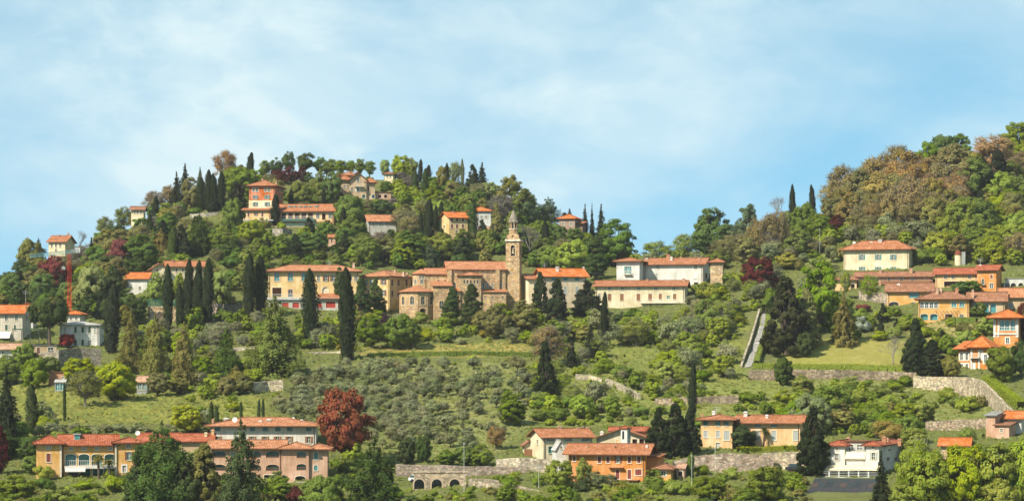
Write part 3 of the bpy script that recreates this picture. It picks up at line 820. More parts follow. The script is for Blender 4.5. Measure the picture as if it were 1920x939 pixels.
b.block(1116, 1284, 536.5, 580, dep=8, col='pale', roof='gable', vr=527, over=.9, rcol='tile', uside=1290, ops=ops('w', (1143, 1166.5, 1197.5, 1230, 1263.5), 541, 6, 5.5) + ops('wc', (1143, 1166, 1197, 1219), 557, 7, 13, col='wood') + ops('wc', (1238, 1265), 556, 6, 11, col='wood') + ops('w', (1253,), 557, 6, 6, pane='skytint_glass') + ops('w', (1124,), 553, 4, 5) + ops('w', (1217, 1229), 579, 6, 6, pane='skytint_glass'), chim=((1213, 523.5, 5, .4, 'brick'), (1282, 522, 5, .4)))
b.balcony(1201, 1296, 567.5, 0, 1.2, 1.0, 'lgrey')
b = Bld('gatehouse', 'small square gatehouse with hipped tile roof and creeper right of white villa', 'gatehouse', 1345, 534, 4, D=796)
b.block(1332, 1355, 492.5, 535, dep=5, col='tan', vr=484.5, over=.9, rcol='tile', m='ashlar')

# ================================================================ RIGHT HILLSIDE
b = Bld('villa', 'pale yellow villa with arched shuttered windows and wide hipped roof', 'villa', 1645, 513, 14, D=782)
b.block(1582, 1704, 470, 514, y=5, dep=11, col='pale', vr=451.5, over=1.2, rcol='tile', uside=1717, ops=ops('wo', (1616, 1646.5, 1675), 482, 5.5, 10, shape='seg', col='teal') + ops('wo', (1616, 1646.5, 1675), 505, 5.5, 10, shape='seg', col='teal'), chim=((1634.5, 453.5, 5, .4, 'white'), (1651, 449, 7, .45, 'lgrey'), (1680, 451, 4, .6)))
b.dish(1602, 456, 8, .5)
b = Bld('farm_wing', 'long low brown roofed wing with timber gallery in front of pale villa', 'house', 1670, 545, 3, D=766)
b.block(1606, 1748, 518, 546, y=3, dep=6, col='pink', roof='gable', vr=510.5, over=.8, rcol='oldtile', ops=ops('w', (1667, 1690, 1711), 523, 5, 6) + ops('l', (1675, 1715), 539, 30, 10, pane='wood', deep=1.2), chim=((1651, 506.5, 5, .4), (1708, 503, 6, .3, 'pink')))
b.slab('timber_gallery', 1651, 1745, 526, 532.5, 1.9, 3, 'wood')
b.block(1566, 1606, 526, 552, y=.5, dep=8, col='peach', roof='hip', vr=513, over=.9, rcol='oldtile', ops=ops('l', (1599,), 541, 7, 18, pane='brown', deep=1))
b = Bld('turret', 'little cream round turret with domed red cap behind the orange houses', 'turret', 1798, 502, 0, D=800)
b.poly_block(1796.5, 5.5 * b.k * 1.2, 6.4 * b.k, 12, 478, 502, 'cream', 'plaster', None, 0)
x, zt = b.pf(1796.5, 478, 1); p = MB(); r = 7 * b.k; yc = 5.5 * b.k * 1.2
for i in range(5):
    a0, a1 = i * math.pi / 10, (i + 1) * math.pi / 10
    for k in range(12):
        t0, t1 = k * math.pi / 6, (k + 1) * math.pi / 6
        q = lambda a, t: (x + r * math.cos(a) * math.cos(t), yc + r * math.cos(a) * math.sin(t), zt + 1.25 * r * math.sin(a))
        p.poly([q(a0, t0), q(a0, t1), q(a1, t1), q(a1, t0)])
p.tube((x, yc, zt + r), (x, yc, zt + r * 2), .12, .05); p.build('dome', 'tile', b.root, C['redtile'])
b.slab('side_pier', 1803, 1810, 472, 502, .5, 3, 'gry', 'plaster')
b = Bld('house', 'row house with shaded red roof and pink walls beside the orange block', 'house', 1790, 540, 6, D=772)
b.block(1754, 1832, 513, 545, dep=8, col='peach', roof='gable', vr=503.5, rcol='redtile', over=.9, ops=ops('w', (1773, 1787, 1818), 519, 6, 6) + ops('l', (1790,), 532, 40, 10, pane='brown', deep=1.2), chim=())
b = Bld('house', 'tall narrow orange house with small balcony on the right hillside', 'house', 1850, 549, 14, D=764)
b.block(1832, 1868, 505.5, 550, dep=9, col='orange', roof='gable', vr=498, rcol='redtile', over=.9, uside=1878, ops=ops('wc', (1859,), 518.5, 5, 7, col='dkred') + ops('w', (1859,), 535.5, 7, 9) + ops('d', (1843,), 528, 4, 11, col='dkgreen'))
b.balcony(1839, 1848, 533, 0, .8); b.dish(1838, 499, 3, .5); b.antenna(1838, 484, 500, 4)
b = Bld('house', 'low orange house with wide studio window and archway', 'house', 1705, 573, 2, D=747)
b.block(1664, 1747, 545, 574, dep=8, col='ochre', roof='gable', vr=532, rcol='oldtile', over=.9, ops=ops('w', (1714,), 551.5, 19, 13, pane='skytint_glass', tcol='dkred') + ops('L', (1676,), 570, 18, 9, pane='wood', shape='seg') + ops('w', (1713, 1736), 568, 5, 4))
b.dish(1684.5, 534, 3, .45)
b = Bld('villa', 'orange villa with arched loggia windows, teal panes and pergola', 'villa', 1770, 603, 2, D=722)
b.block(1722, 1817, 562, 603, dep=9, col='ochre', vr=546.5, over=1.1, rcol='oldtile', ops=ops('a', (1729, 1737.5, 1746.5, 1755), 572, 6.5, 10, tcol='white', trim=.15, shape='seg') + ops('w', (1788.5, 1803.5), 570.5, 9, 10, pane='skytint_glass', tcol='white') + ops('L', (1733, 1751), 594, 14, 12, pane='skytint_glass', shape='seg', deep=.7) + ops('l', (1779,), 595, 14, 13, pane='wood', deep=1) + ops('w', (1803,), 592, 8, 5), chim=((1757, 541, 5, .3), (1764, 538, 4, .4), (1794, 540, 6, .4, 'brick'), (1824, 543, 4, .4)))
p = MB()
for i in range(7): x, z = b.pf(1754 + i * 7, 583, -2); p.box((x, -2.6, z), (x + .12, 0, z + .14))
for u in (1775, 1795): x, z = b.pf(u, 583, -2.4); p.box((x, -2.45, z - 4.5), (x + .14, -2.3, z))
p.build('pergola', 'paint', b.root, C['wood'])
b.block(1817, 1884, 563, 590, y=3, dep=8, col='tan', roof='gable', vr=549, rcol='oldtile', over=.9, ops=ops('L', (1848.5, 1862), 577, 11, 17, pane='skytint_glass', deep=.4) + ops('w', (1830,), 572, 6, 7, pane='skytint_glass'))
b.block(1876, 1940, 556, 590, y=7, dep=10, col='tan', roof='gable', vr=541, rcol='paletile', over=.9, ops=ops('w', (1895,), 573, 7, 8))
b = Bld('arcade', 'white garden arcade with round arches at the right edge', 'arcade', 1905, 541, 0, D=768)
b.block(1884, 1940, 523, 542, dep=2, col='lgrey', roof='flat', over=.15, rcol='lgrey', ops=ops('L', (1886.5 + 1.5, 1900, 1914, 1928), 535.5, 10, 11, pane='brown', deep=1.4))
b = Bld('house', 'orange tower house with pointed tile roof and three teal arched windows', 'house', 1888, 656, 6, D=686)
b.block(1863, 1909, 596.5, 657, dep=9, col='orange', roof='pyr', vr=580, rcol='newtile', over=1.9, uside=1916, ops=ops('L', (1879, 1888.5, 1899), 610, 8.4, 20, pane='skytint_glass', tcol='white', deep=.25, rail='white') + ops('w', (1889,), 638, 6, 10, tcol='white', trim=.25))
for u0, u1 in ((1862.5, 1867), (1870.5, 1873.2), (1904.5, 1909.5)): b.slab('corner_pier', u0, u1, 598, 632, -.12, .0, 'white', 'plaster')
b.slab('string_course', 1862.5, 1909.5, 624, 627, -.22, 0, 'white', 'plaster')
b = Bld('house', 'orange house with white trimmed bays below the pointed roof tower', 'house', 1830, 696, 18, D=668)
b.block(1820, 1853, 652, 697, y=1, dep=12, col='orange', roof='hip', vr=629, rcol='newtile', over=1.3, uside=1866, ops=ops('d', (1840,), 666, 5, 18, col='white') + ops('w', (1848,), 672, 5, 16, tcol='white', trim=.3) + ops('wc', (1826,), 686, 5, 12, col='white'))
b.block(1797, 1821, 653, 697, y=2.5, dep=9, col='orange', roof='shed', vr=640, rcol='newtile', over=1.2, ops=ops('w', (1803, 1813), 668, 5, 12, tcol='white', trim=.3) + ops('w', (1803, 1813), 687, 5, 10, tcol='white', trim=.3))
for u0, u1 in ((1819.5, 1823), (1834, 1837), (1851, 1853.5)): b.slab('corner_pier', u0, u1, 655, 694, .85, .999, 'white', 'plaster')
b.balcony(1820, 1838, 670, 1, 1.2, 1.0, 'white', 'white')

# ================================================================ LEFT CLUSTER
b = Bld('house', 'grey house with orange roof and striped awning at the left edge', 'house', 20, 642, 10, D=716)
b.block(-12, 42, 586.5, 644, dep=11, col=(.50,.44,.34), roof='gable', vr=573, rcol='newtile', over=.9, uside=58, ops=ops('w', (12, 31), 595, 5, 12) + ops('wc', (12,), 614, 5, 11, col='dkgreen') + ops('wc', (28,), 614, 4, 10, col='dkgreen') + ops('l', (8,), 637, 22, 10, pane='dkgreen', deep=1), rops=ops('w', (50,), 596, 3, 10))
b.awning(-4, 18, 622, 632, 0, 2.0, 'white')
b = Bld('house', 'small white gabled house behind the big stone pine', 'house', 50, 596, 8, D=740)
b.block(38, 62, 577, 597, dep=7, col='white', roof='gablef', vr=567.5, rcol='newtile', ops=ops('w', (50,), 583, 4, 5)); b.antenna(48, 545, 572, 3)
b = Bld('house', 'white house with six dark shuttered windows above the stone retaining wall', 'house', 152, 651, 8, D=706)
b.block(112, 186, 610, 652, dep=10, col='white', roof='hip', vr=603, rcol='lgrey', over=.6, uside=195, ops=ops('wc', (141.5, 155, 168), 618, 5, 11, col='dkgreen') + ops('wc', (141.5, 155), 642, 5, 11, col='dkgreen') + ops('wc', (122, 178), 618, 4, 10, col='gry') + ops('w', (124, 168), 642, 5, 8))
b = Bld('house', 'pale house with red roof under the crane mast', 'house', 140, 607, 12, D=735)
b.block(126, 150, 590, 610, dep=8, col='white', roof='hip', vr=582, rcol='newtile', over=.8, ops=ops('w', (133, 143), 597, 4, 5))
b = Bld('garden_building', 'flat roofed cream terrace building built into the stone wall', 'building', 60, 668, 2, D=688)
b.block(62, 106, 648, 668, y=1, dep=6, col='tan', roof='flat', over=.2, rcol='gry', ops=ops('w', (95,), 656, 10, 10) + ops('wc', (72,), 657, 6, 12))
b = Bld('pergola', 'dark flat pergola covered in clipped hedge beside the stone pine', 'pergola', 55, 645, 5, D=702)
p = MB(); x0, z0 = b.pf(23, 616, 0); x1, z1 = b.pf(90, 616, 0); zb = b.pf(23, 646, 0)[1]
p.box((x0, 0, z0 - .25), (x1, 4, z0)); p.build('canopy', 'paint', b.root, C['dkgreen'])
p = MB()
for i in range(5): x = x0 + .1 + (x1 - x0 - .4) * i / 4; p.box((x, .05, zb - 2), (x + .2, .25, z0 - .25))
p.build('posts', 'paint', b.root, C['iron'])
b = Bld('house', 'small white house with pink roof at the lower left edge', 'house', 18, 672, 4, D=682)
b.block(-8, 35, 654, 676, dep=7, col='white', roof='gable', vr=645, rcol='pink', ops=ops('w', (6, 26), 661, 5, 5))
b = Bld('greenhouse', 'small grey glass greenhouse beside the brick hut in the meadow', 'greenhouse', 113, 736, 6, D=612)
b.block(103, 122, 717, 737, dep=5, col='gry', roof='gable', vr=713, rcol='lgrey', over=.2, ops=ops('w', (108, 117), 725, 8, 13, pane='skytint_glass', tcol='lgrey', trim=.05))
b = Bld('hut', 'brick hut with flat roof above the meadow', 'hut', 105, 718, 2, D=628)
b.block(91, 121, 698, 720, dep=5, col='brick', roof='flat', over=.25, rcol='oldtile', ops=ops('d', (118,), 711, 5, 11, col='white'))
b = Bld('hut', 'little grey hut with glazed front right of the bright meadow tree', 'hut', 266, 734, 6, D=612)
b.block(256, 276, 716, 734, dep=4, col='gry', roof='gable', vr=706, rcol='pink', over=.3, ops=ops('w', (262, 270), 725, 6, 10, pane='skytint_glass', tcol='white', trim=.05))

# ---- tower crane
b = Bld('tower_crane', 'red tower crane with pale teal jib on the left', 'crane', 129, 590, 0, D=748)
kx, zt = b.pf(130, 474, 0); _, zb = b.pf(130, 592, 0)
def lattice(p0, p1, w, col, name, par, step=None):
    p0, p1 = Vector(p0), Vector(p1); d = p1 - p0; L = d.length; d.normalize()
    a = d.orthogonal().normalized() if abs(d.z) < .9 else Vector((1, 0, 0)); a = Vector((0, 1, 0)) if abs(d.z) < .9 else a; c = d.cross(a)
    m = MB(); cs = [a * w / 2 * i + c * w / 2 * j for i, j in ((1, 1), (1, -1), (-1, -1), (-1, 1))]
    for q in cs: m.tube(p0 + q, p1 + q, .09, .09, 4)
    n = max(2, int(L / (step or w)))
    for i in range(n):
        for k in range(4):
            A, B_ = cs[k], cs[(k + 1) % 4]
            if i % 2: A, B_ = B_, A
            m.tube(p0 + A + d * L * i / n, p0 + B_ + d * L * (i + 1) / n, .06, .06, 4); m.tube(p0 + cs[k] + d * L * i / n, p0 + cs[(k + 1) % 4] + d * L * i / n, .05, .05, 4)
    return m.build(name, 'paint', par, col)
lattice((kx, 0, zb - 3), (kx, 0, zt), .95, (.72, .06, .02), 'mast', b.root)
xl, zl = b.pf(56, 480, -8); lattice((kx + .5, 0, zt + .3), (xl, -8, zl), .95, (.30, .52, .48), 'jib', b.root)
xr, zr_ = b.pf(150, 468, 2); lattice((kx + .3, 0, zt + .3), (xr, 2, zr_), .95, (.62, .66, .62), 'counter_jib', b.root)
p = MB(); p.box((xr - 1.2, 1.2, zr_ - 1), (xr, 2.8, zr_ + .5)); p.build('counterweight', 'paint', b.root, (.5, .48, .44))
xh, zh = b.pf(119, 502, -1); p = MB(); p.tube((xh, -1, zt), (xh, -1, zh + .3), .03, .03, 4); p.box((xh - .5, -1.4, zh - .5), (xh + .5, -.6, zh + .3)); p.build('hook_block', 'paint', b.root, (.6, .6, .55))

# ================================================================ BOTTOM ROW
b = Bld('house', 'ochre house with four arched loggia bays at the lower left', 'house', 167, 897, 0, D=519)
b.block(68, 115, 833, 898, y=0, dep=10, col='ochre', vr=815, over=.9, rcol='redtile', ops=ops('w', (91,), 839, 9, 5, pane='gry') + ops('wc', (91,), 857.5, 8, 16, col='dkred'))
b.block(115, 217, 833, 898, y=1.0, dep=10, col='ochre', roof='gable', vr=816, over=.9, rcol='redtile', ops=ops('w', (133, 158, 182, 206), 840.5, 8, 5, pane='gry') + ops('L', (132.5, 157.5, 181.5, 206), 861.5, 20, 22, shape='seg', pane='skytint_glass', deep=1.0, rail='lgrey', tcol='white')
        + ops('l', (137, 160, 184, 205), 887, 19, 17, pane='skytint_glass', deep=1.2), dorm=((144.5, 813, 11, 12),), chim=((172, 815, 6, .5),))
b.block(217, 266, 831, 898, y=.2, dep=10, col='ochre', vr=819, over=.9, rcol='redtile', ops=ops('w', (241,), 836, 8, 5, pane='glass') + ops('wo', (242,), 854, 7, 15, pane='skytint_glass') + ops('w', (233,), 878, 7, 12, pane='gry', tcol='white', trim=.25), chim=())
b.slab('balcony', 121, 216, 873.5, 877.5, -.3, 1.0, 'white', 'plaster'); b.awning(122, 160, 877.8, 881, -.1, 1.6, 'white')
for u0, u1 in ((112, 115.5), (215.5, 218.5), (264.5, 267)): b.slab('corner_quoins', u0, u1, 834, 897, -.08, .15, 'trim', 'plaster')
b = Bld('house', 'pale house with red roof and white dish beside the ochre house', 'house', 290, 835, 5, D=545)
b.block(262, 330, 826, 850, dep=8, col='cream', roof='gable', vr=813, rcol='redtile', ops=ops('w', (270, 300), 833, 5, 6)); b.dish(258, 811, 3, .5)
b = Bld('apartment_house', 'white three storey apartment house with wide tiled roof and brown shutters', 'apartment house', 500, 838, 3, D=552)
b.block(394, 592, 799.5, 842, dep=13, col=(.58,.52,.43), vr=782, over=1.3, rcol='paletile', ops=ops('w', (408, 473.5, 497.5, 521, 543, 579), 804, 8, 8, pane='skytint_glass', tcol='green') + ops('wo', (409, 473, 497, 520, 542, 579), 823.5, 6.5, 12, col='wood'),
        chim=((399, 785, 4, .5), (424, 783, 8, .3, 'white'), (488, 788, 6, .2, 'white'), (504, 785, 8, .25, 'white'), (518, 783, 9, .5, 'brick'), (550, 782, 5, .5, 'white'), (565, 786, 6, .3, 'white')))
b.dish(440, 786, 2, .55)
b = Bld('apartment_house', 'pink apartment house with wide segmental arched balconies', 'apartment house', 505, 900, 3, D=520)
sg = dict(shape='seg', pane='skytint_glass', deep=1.1, tcol='pink', rail='wood')
b.block(396, 529, 839, 902, y=.8, dep=10, col='pink', roof='gable', vr=826, over=1.0, rcol='paletile', ops=[('L', u, v, 25, 12, sg) for u in (411, 477, 511) for v in (851.5, 876)] + ops('w', (437,), 852, 8, 9, pane='skytint_glass') + ops('w', (437,), 876, 10, 9, pane='skytint_glass') + ops('l', (470, 505), 894, 20, 9, pane='brown', deep=1), chim=((485, 826, 5, .3),))
b.block(529, 579, 842, 902, y=0, dep=10, col='pink', roof='hip', vr=828, over=1.0, rcol='paletile', ops=[('L', u, v, 18, 12, sg) for u in (565,) for v in (852, 875)] + ops('L', (563,), 897, 20, 11, shape='seg', pane='glass', deep=1.2), chim=((535, 830, 3, .3),))
b.block(579, 614, 843, 902, y=.6, dep=9, col='pink', roof='hip', vr=831, over=1.0, rcol='paletile', ops=ops('wc', (592.5,), 854, 7, 14, col='teal') + ops('wc', (592,), 876.5, 7, 10, col='teal'))
b.slab('garden_wall', 455, 520, 903, 917, -3, -2.4, 'peach', 'plaster'); b.slab('terrace', 520, 552, 902, 915, -3.1, 0, 'tan', 'stone'); b.balcony(552, 574, 911, 0, 2.6, 1.0, 'white')
b = Bld('house', 'low wing with red tiled roof joining the two apartment houses', 'house', 368, 846, 4, D=540)
b.block(340, 396, 826, 850, dep=7, col='tan', roof='gable', vr=814, rcol='redtile', chim=((399, 805, 5, .4, 'peach'), (386, 810, 5, .3, 'cream')))
b = Bld('arcade_wall', 'stone terrace wall with three round dark arches', 'arcade', 824, 916, 0, D=517)
b.block(776, 874, 886, 918, dep=4, col='stone', roof=None, m='stone', ops=ops('L', (786, 819, 852.5), 907, 19, 19, pane='dark', deep=2.5, tcol='stone', trim=.3))  # arches backed by near-black sheets standing in for the shade within
p = MB(); x0, z = b.pf(775, 886, -.1); x1, _ = b.pf(875, 886, -.1); p.box((x0, -.12, z + .005), (x1, 4.1, z + .25)); p.build('coping', 'stone', b.root, C['stone'])
b = Bld('house', 'cream farmhouse with red gabled roof and teal windows above the rubble wall', 'house', 1062, 856, -18, D=545)
b.block(1018, 1111, 819, 857, dep=9, col='pale', roof='gable', vr=804.5, rcol='tile', over=.7, ops=ops('wo', (1032, 1065.5, 1098), 823, 6, 7, col='teal') + ops('w', (1032,), 843, 6, 12, pane='skytint_glass', tcol='teal'), lops=ops('w', (1008,), 828, 3, 8), chim=((1049.5, 798, 6, .5, 'pink'), (1084, 801, 6, .5, 'pink'), (1102, 800, 5, .5, 'pink')))
b = Bld('shed', 'small cream lean shed left of the cream farmhouse', 'shed', 992, 842, -5, D=552)
b.block(983, 1002, 834, 846, dep=5, col='pale', roof='gablef', vr=827, rcol='oldtile', over=.5)
b.slab('timber_porch', 983, 1012, 841.5, 854, -1.5, -1.3, 'wood')
b = Bld('house', 'cream gabled house behind the white bell turret', 'house', 1165, 836, 4, D=556)
b.block(1118, 1212, 820, 842, dep=9, col='pale', roof='gablef', vr=804, rcol='tile', over=.9, ops=ops('wc', (1158,), 828, 6, 9, col='peach') + ops('l', (1190, 1203), 829, 9, 13, pane='brown', deep=1.2), chim=((1128.5, 808, 6, .4, 'white'),))
b.block(1146, 1212, 807, 815, y=7, dep=4, col='peach', roof='gable', vr=801.5, rcol='redtile', over=.7)
b = Bld('bell_turret', 'slim white bell turret with open arches rising over the orange house', 'turret', 1173, 840, 20, D=545)
b.block(1164, 1176, 804, 842, dep=2.0, col='white', roof='pyr', vr=797.5, rcol='redtile', over=.25, ops=ops('L', (1168.5,), 815, 4, 16, deep=.5, pane='dark', tcol='white'), rops=ops('L', (1180,), 814, 3.5, 16, deep=.5, pane='gry', tcol='white'))  # front arch is open; its dark backing sheet is painted shade
b = Bld('chapel', 'tiny white chapel with pointed gable beside the orange house', 'chapel', 1053, 858, -8, D=528)
b.block(1043, 1061, 842, 862, dep=6, col='white', roof='gablef', vr=827, rcol='lgrey', over=.25, ops=ops('a', (1052,), 838, 3, 5))
b = Bld('house', 'deep orange house with dark red shutters and long tiled roof', 'house', 1140, 903, 10, D=520)
b.block(1066, 1210, 848.5, 905, dep=10, col='orange', roof='gable', vr=833, over=1.1, rcol='tile', uside=1224, ops=ops('wc', (1077,), 859, 5, 10, col='dkred') + ops('wc', (1124, 1140, 1180, 1198), 861, 6.5, 12.5, col='dkred') + ops('wo', (1159,), 861, 6, 12, col='dkred', pane='skytint_glass') + ops('wc', (1158, 1180), 888.5, 7, 17, col='dkred') + ops('wc', (1197,), 884.5, 12, 11, col='dkred'), rops=ops('w', (1219,), 861, 6, 10, pane='skytint_glass', tcol='teal'),
        chim=((1151, 833, 4, .25, 'brick'), (1101, 836, 4, .25), (1213, 834, 4, .3, 'white')))
b.block(1214, 1236, 856, 904, y=3, dep=7, col='orange', roof='shed', vr=851, over=.5, rcol='tile', clear=False)
b.slab('porch_roof', 1150, 1196, 899, 901, -2.2, 0, 'wood'); b.slab('porch_roof', 1140, 1168, 875, 876.5, -.9, 0, 'tile')
b = Bld('annex', 'small orange annex with brown roof beside the deep orange house', 'annex', 1244, 902, 10, D=517)
b.block(1230, 1258, 880, 903, dep=6, col='ochre', roof='hip', vr=868, rcol='oldtile', over=.9, uside=1268, ops=ops('w', (1244,), 887, 8, 8, tcol='white', trim=.2), rops=())
b.block(1270, 1283, 878, 892, y=3, dep=4, col='pink', roof='gable', vr=871, rcol='pink', over=.3, ops=ops('l', (1275,), 887, 9, 9, pane='brown'))
b = Bld('villa', 'peach yellow villa with grey green shutters and two hipped roofs', 'villa', 1400, 841, 6, D=558)
b.block(1314, 1373, 787.5, 842, y=0, dep=11, col='peach', vr=776.5, over=1.1, rcol='tile', uside=1384, ops=ops('w', (1323, 1346, 1362), 793, 7, 9, pane='teal', tcol='green') + ops('wc', (1323, 1346), 813.5, 7.5, 12.5, col='gry') + ops('wc', (1362.5,), 816, 11, 17, col='gry') + ops('w', (1346,), 834, 8, 9, pane='gry'), chim=((1317, 776, 4, .3, 'brick'), (1338.5, 770, 6, .4, 'white')))
b.block(1384, 1500, 791.5, 842, y=3, dep=10, col='peach', roof='gable', vr=779.5, over=1.0, rcol='tile', ops=ops('w', (1421, 1451.5), 796, 9, 7, pane='teal', tcol='green') + ops('wc', (1420, 1451, 1492), 816, 9.5, 18, col='gry') + ops('w', (1468, 1492), 838, 12, 5, pane='gry', tcol='white'), chim=((1398, 771, 7, .4, 'white'), (1438, 777, 5, .3, 'white')))
b.antenna(1344, 762, 778, 4)
b = Bld('restaurant', 'white restaurant with cream awnings, red roof and roof terrace', 'restaurant', 1600, 890, 14, D=520)
b.block(1553, 1584, 836, 893, dep=11, col='white', vr=824, over=.7, rcol='redtile', ops=ops('w', (1569,), 840.5, 5, 4) + ops('wo', (1569,), 856, 6, 13, col='gry') + ops('w', (1563, 1577), 886, 9, 11, pane='skytint_glass', tcol='wood'))
b.block(1584, 1623, 845, 893, y=.5, dep=10, col='white', roof=None, ops=ops('w', (1590, 1603, 1616), 860.5, 8, 4) + ops('w', (1590, 1603, 1616), 886, 10, 11, pane='skytint_glass', tcol='wood'))
b.block(1586, 1621, 828, 845, y=3.5, dep=7, col='grey', roof='flat', over=.3, rcol='wood', ops=ops('w', (1595, 1612), 838, 10, 9, pane='glass'), down=.1)
b.balcony(1585, 1623, 844.5, 1.4, 1.0, .9, 'lgrey', 'white'); b.awning(1585, 1622, 846, 857.5, .5, .45, 'pale')
b.block(1623, 1648, 836, 893, dep=11, col='white', vr=824, over=.7, rcol='redtile', uside=1690, ops=ops('w', (1637,), 838.5, 5, 4) + ops('wo', (1638,), 854.5, 6, 13, col='gry') + ops('w', (1631, 1643), 886, 9, 11, pane='skytint_glass', tcol='wood'), rops=ops('w', (1665, 1680), 860, 6, 8) + ops('w', (1668,), 843, 6, 4), chim=((1658, 818, 7, .3, 'brick'), (1663, 821, 8, .5, 'brick'), (1687, 822, 6, .5, 'brick'), (1591, 819, 5, .5, 'brick')))
b.awning(1548, 1600, 871, 879, 0, 2.6, 'pale'); b.awning(1600.5, 1650, 871, 879, 0, 2.6, 'pale')
x0, z0 = b.pf(1536, 891, -3); x1, z1 = b.pf(1650, 891, -3)
p = MB(); p.box((x0, -3.4, z0 - 2.5), (x1, .0, z0 - .12)); p.build('terrace', 'plaster', b.root, C['lgrey'])
p = MB()
for zz in (.15, .5, .8): p.box((x0, -3.35, z0 + zz), (x1, -3.28, z0 + zz + .06))
for i in range(7): x = x0 + (x1 - x0 - .4) * i / 6; p.box((x, -3.4, z0 - .12), (x + .28, -3.1, z0 + .95))
p.build('parapet', 'plaster', b.root, C['lgrey'])
# dark glazed canopy below the restaurant terrace
b = Bld('canopy', 'broad dark glazed canopy roof below the white restaurant', 'canopy', 1575, 925, 8, D=500)
x0, z0 = b.pf(1510, 928, 0); x1, _ = b.pf(1646, 928, 0); zt_ = b.pf(1575, 896, 12)[1]
for i in range(10):
    for j in range(4):
        p = MB(); xa = x0 + (x1 - x0) * i / 10 + .05; xb = x0 + (x1 - x0) * (i + 1) / 10 - .05; f0, f1 = j / 4 + .006, (j + 1) / 4 - .006
        q = [(xa, 12 * f0, z0 + (zt_ - z0) * f0), (xb, 12 * f0, z0 + (zt_ - z0) * f0), (xb, 12 * f1, z0 + (zt_ - z0) * f1), (xa, 12 * f1, z0 + (zt_ - z0) * f1)]
        p.poly(q); p.poly([(a, c, d - .05) for a, c, d in q][::-1])
        for k in range(4): p.poly([q[k], q[(k + 1) % 4], (*q[(k + 1) % 4][:2], q[(k + 1) % 4][2] - .05), (*q[k][:2], q[k][2] - .05)])
        p.build('panel', 'paint', b.root, ((.018, .019, .020), (.03, .028, .026), (.055, .035, .025), (.022, .028, .028))[(i * 3 + j * 5 + i * j) % 4])
p = MB()
for i in range(11): x = x0 + (x1 - x0) * i / 10; p.tube((x, 0, z0 - .1), (x, 12, zt_ - .1), .06, .06, 4)
for i in range(6): x = x0 + (x1 - x0) * i / 5; p.tube((x, .1, z0 - 5), (x, .1, z0), .08, .08, 5)
p.build('frame', 'paint', b.root, C['iron'])
b = Bld('house', 'pinkish tall narrow house with slanted dark roof at the right edge', 'house', 1870, 822, 14, D=568)
b.block(1849, 1866, 779, 824, dep=7, col='pink', roof='shed', vr=772, rcol='gry', over=.5, uside=1880, ops=())
b.block(1866, 1892, 797, 824, y=-1, dep=7, col='pink', roof='shed', vr=790, rcol='oldtile', over=.5, ops=ops('w', (1878,), 806, 5, 6))
b.block(1880, 1915, 783, 815, y=5, dep=8, col='white', roof='gable', vr=772, rcol='newtile', over=.9, ops=ops('w', (1887,), 788, 7, 7, pane='glass'))
b = Bld('house', 'low house with bright orange roof and rubble wall in the right thicket', 'house', 1788, 865, 4, D=540)
b.block(1764, 1815, 834, 868, dep=7, col='tan', roof='gable', vr=822, rcol='newtile', over=.7, m='stone', ops=ops('l', (1775,), 840, 14, 5, pane='cream', deep=.4))

# ================================================================ garden walls, path, steps
def stone_wall(label, pts, thick=.7, col='stone', m='stone', cat='wall', name='stone_wall', Dfix=None):
    """pts: (column, top row, foot row)"""
    u, v = pts[0][0], pts[0][2]
    o0 = wp(u, v, Dfix or gD(u, v)); mb = MB(); F0, T0 = [], []
    for (u, vt, vb) in pts:
        D = Dfix or gD(u, vb); a = wp(u, vb, D); t = wp(u, vt, D)
        F0.append(a - o0 - Vector((0, 0, 1.5))); T0.append(t - o0)
        RECTS.append((u - 8, vt, u + 8, vt + (vb - vt) * .45, D, 1))
    dd = T0[-1] - T0[0]; th = Vector((-dd.y, dd.x, 0)).normalized() * thick
    if th.y < 0: th = -th
    # finer rows and a slightly uneven crest
    G, H = [], []
    for i in range(len(F0) - 1):
        n = max(1, int((T0[i + 1] - T0[i]).length / 1.2))
        for k in range(n):
            f = k / n; G.append(F0[i].lerp(F0[i + 1], f)); H.append(T0[i].lerp(T0[i + 1], f) + Vector((0, 0, random.uniform(-.09, .09))))
    G.append(F0[-1]); H.append(T0[-1])
    for i in range(len(G) - 1):
        mb.poly([G[i], G[i + 1], H[i + 1], H[i]]); mb.poly([G[i] + th, G[i + 1] + th, H[i + 1] + th, H[i] + th][::-1]); mb.poly([H[i], H[i + 1], H[i + 1] + th, H[i] + th])
    for i in (0, -1): mb.poly([G[i], H[i], H[i] + th, G[i] + th])
    o = mb.build(name, m, None, tuple(q * .74 for q in (C[col] if isinstance(col, str) else col))); o.location = o0
    return tag(o, label, cat)
stone_wall('long grey stone wall under the sloping lawn on the right', [(1403, 694, 712), (1470, 692, 712), (1560, 693, 712), (1640, 695, 713), (1690, 697, 714), (1718, 698, 716)])
stone_wall('curving pale rubble wall descending to the right edge', [(1712, 704, 728), (1740, 706, 731), (1780, 706, 738), (1815, 707, 745), (1840, 714, 754), (1862, 735, 768), (1885, 760, 784), (1900, 772, 790)], col=(.52,.42,.28))
stone_wall('low terrace wall above the bottom right thicket', [(1735, 790, 807), (1780, 787, 808), (1850, 785, 806)])
stone_wall('short terrace wall in the middle orchard', [(1228, 746, 759), (1290, 744, 758), (1340, 742, 758), (1385, 740, 757)])
stone_wall('tall rubble wall below the peach villa', [(1262, 864, 890), (1310, 855, 892), (1360, 849, 892), (1420, 851, 891), (1450, 853, 888)], col=(.50,.38,.28), Dfix=529)
stone_wall('pale smooth garden wall right of the peach villa terrace', [(1430, 848, 884), (1470, 847, 884), (1508, 846, 884)], col=(.66,.53,.36), Dfix=531)
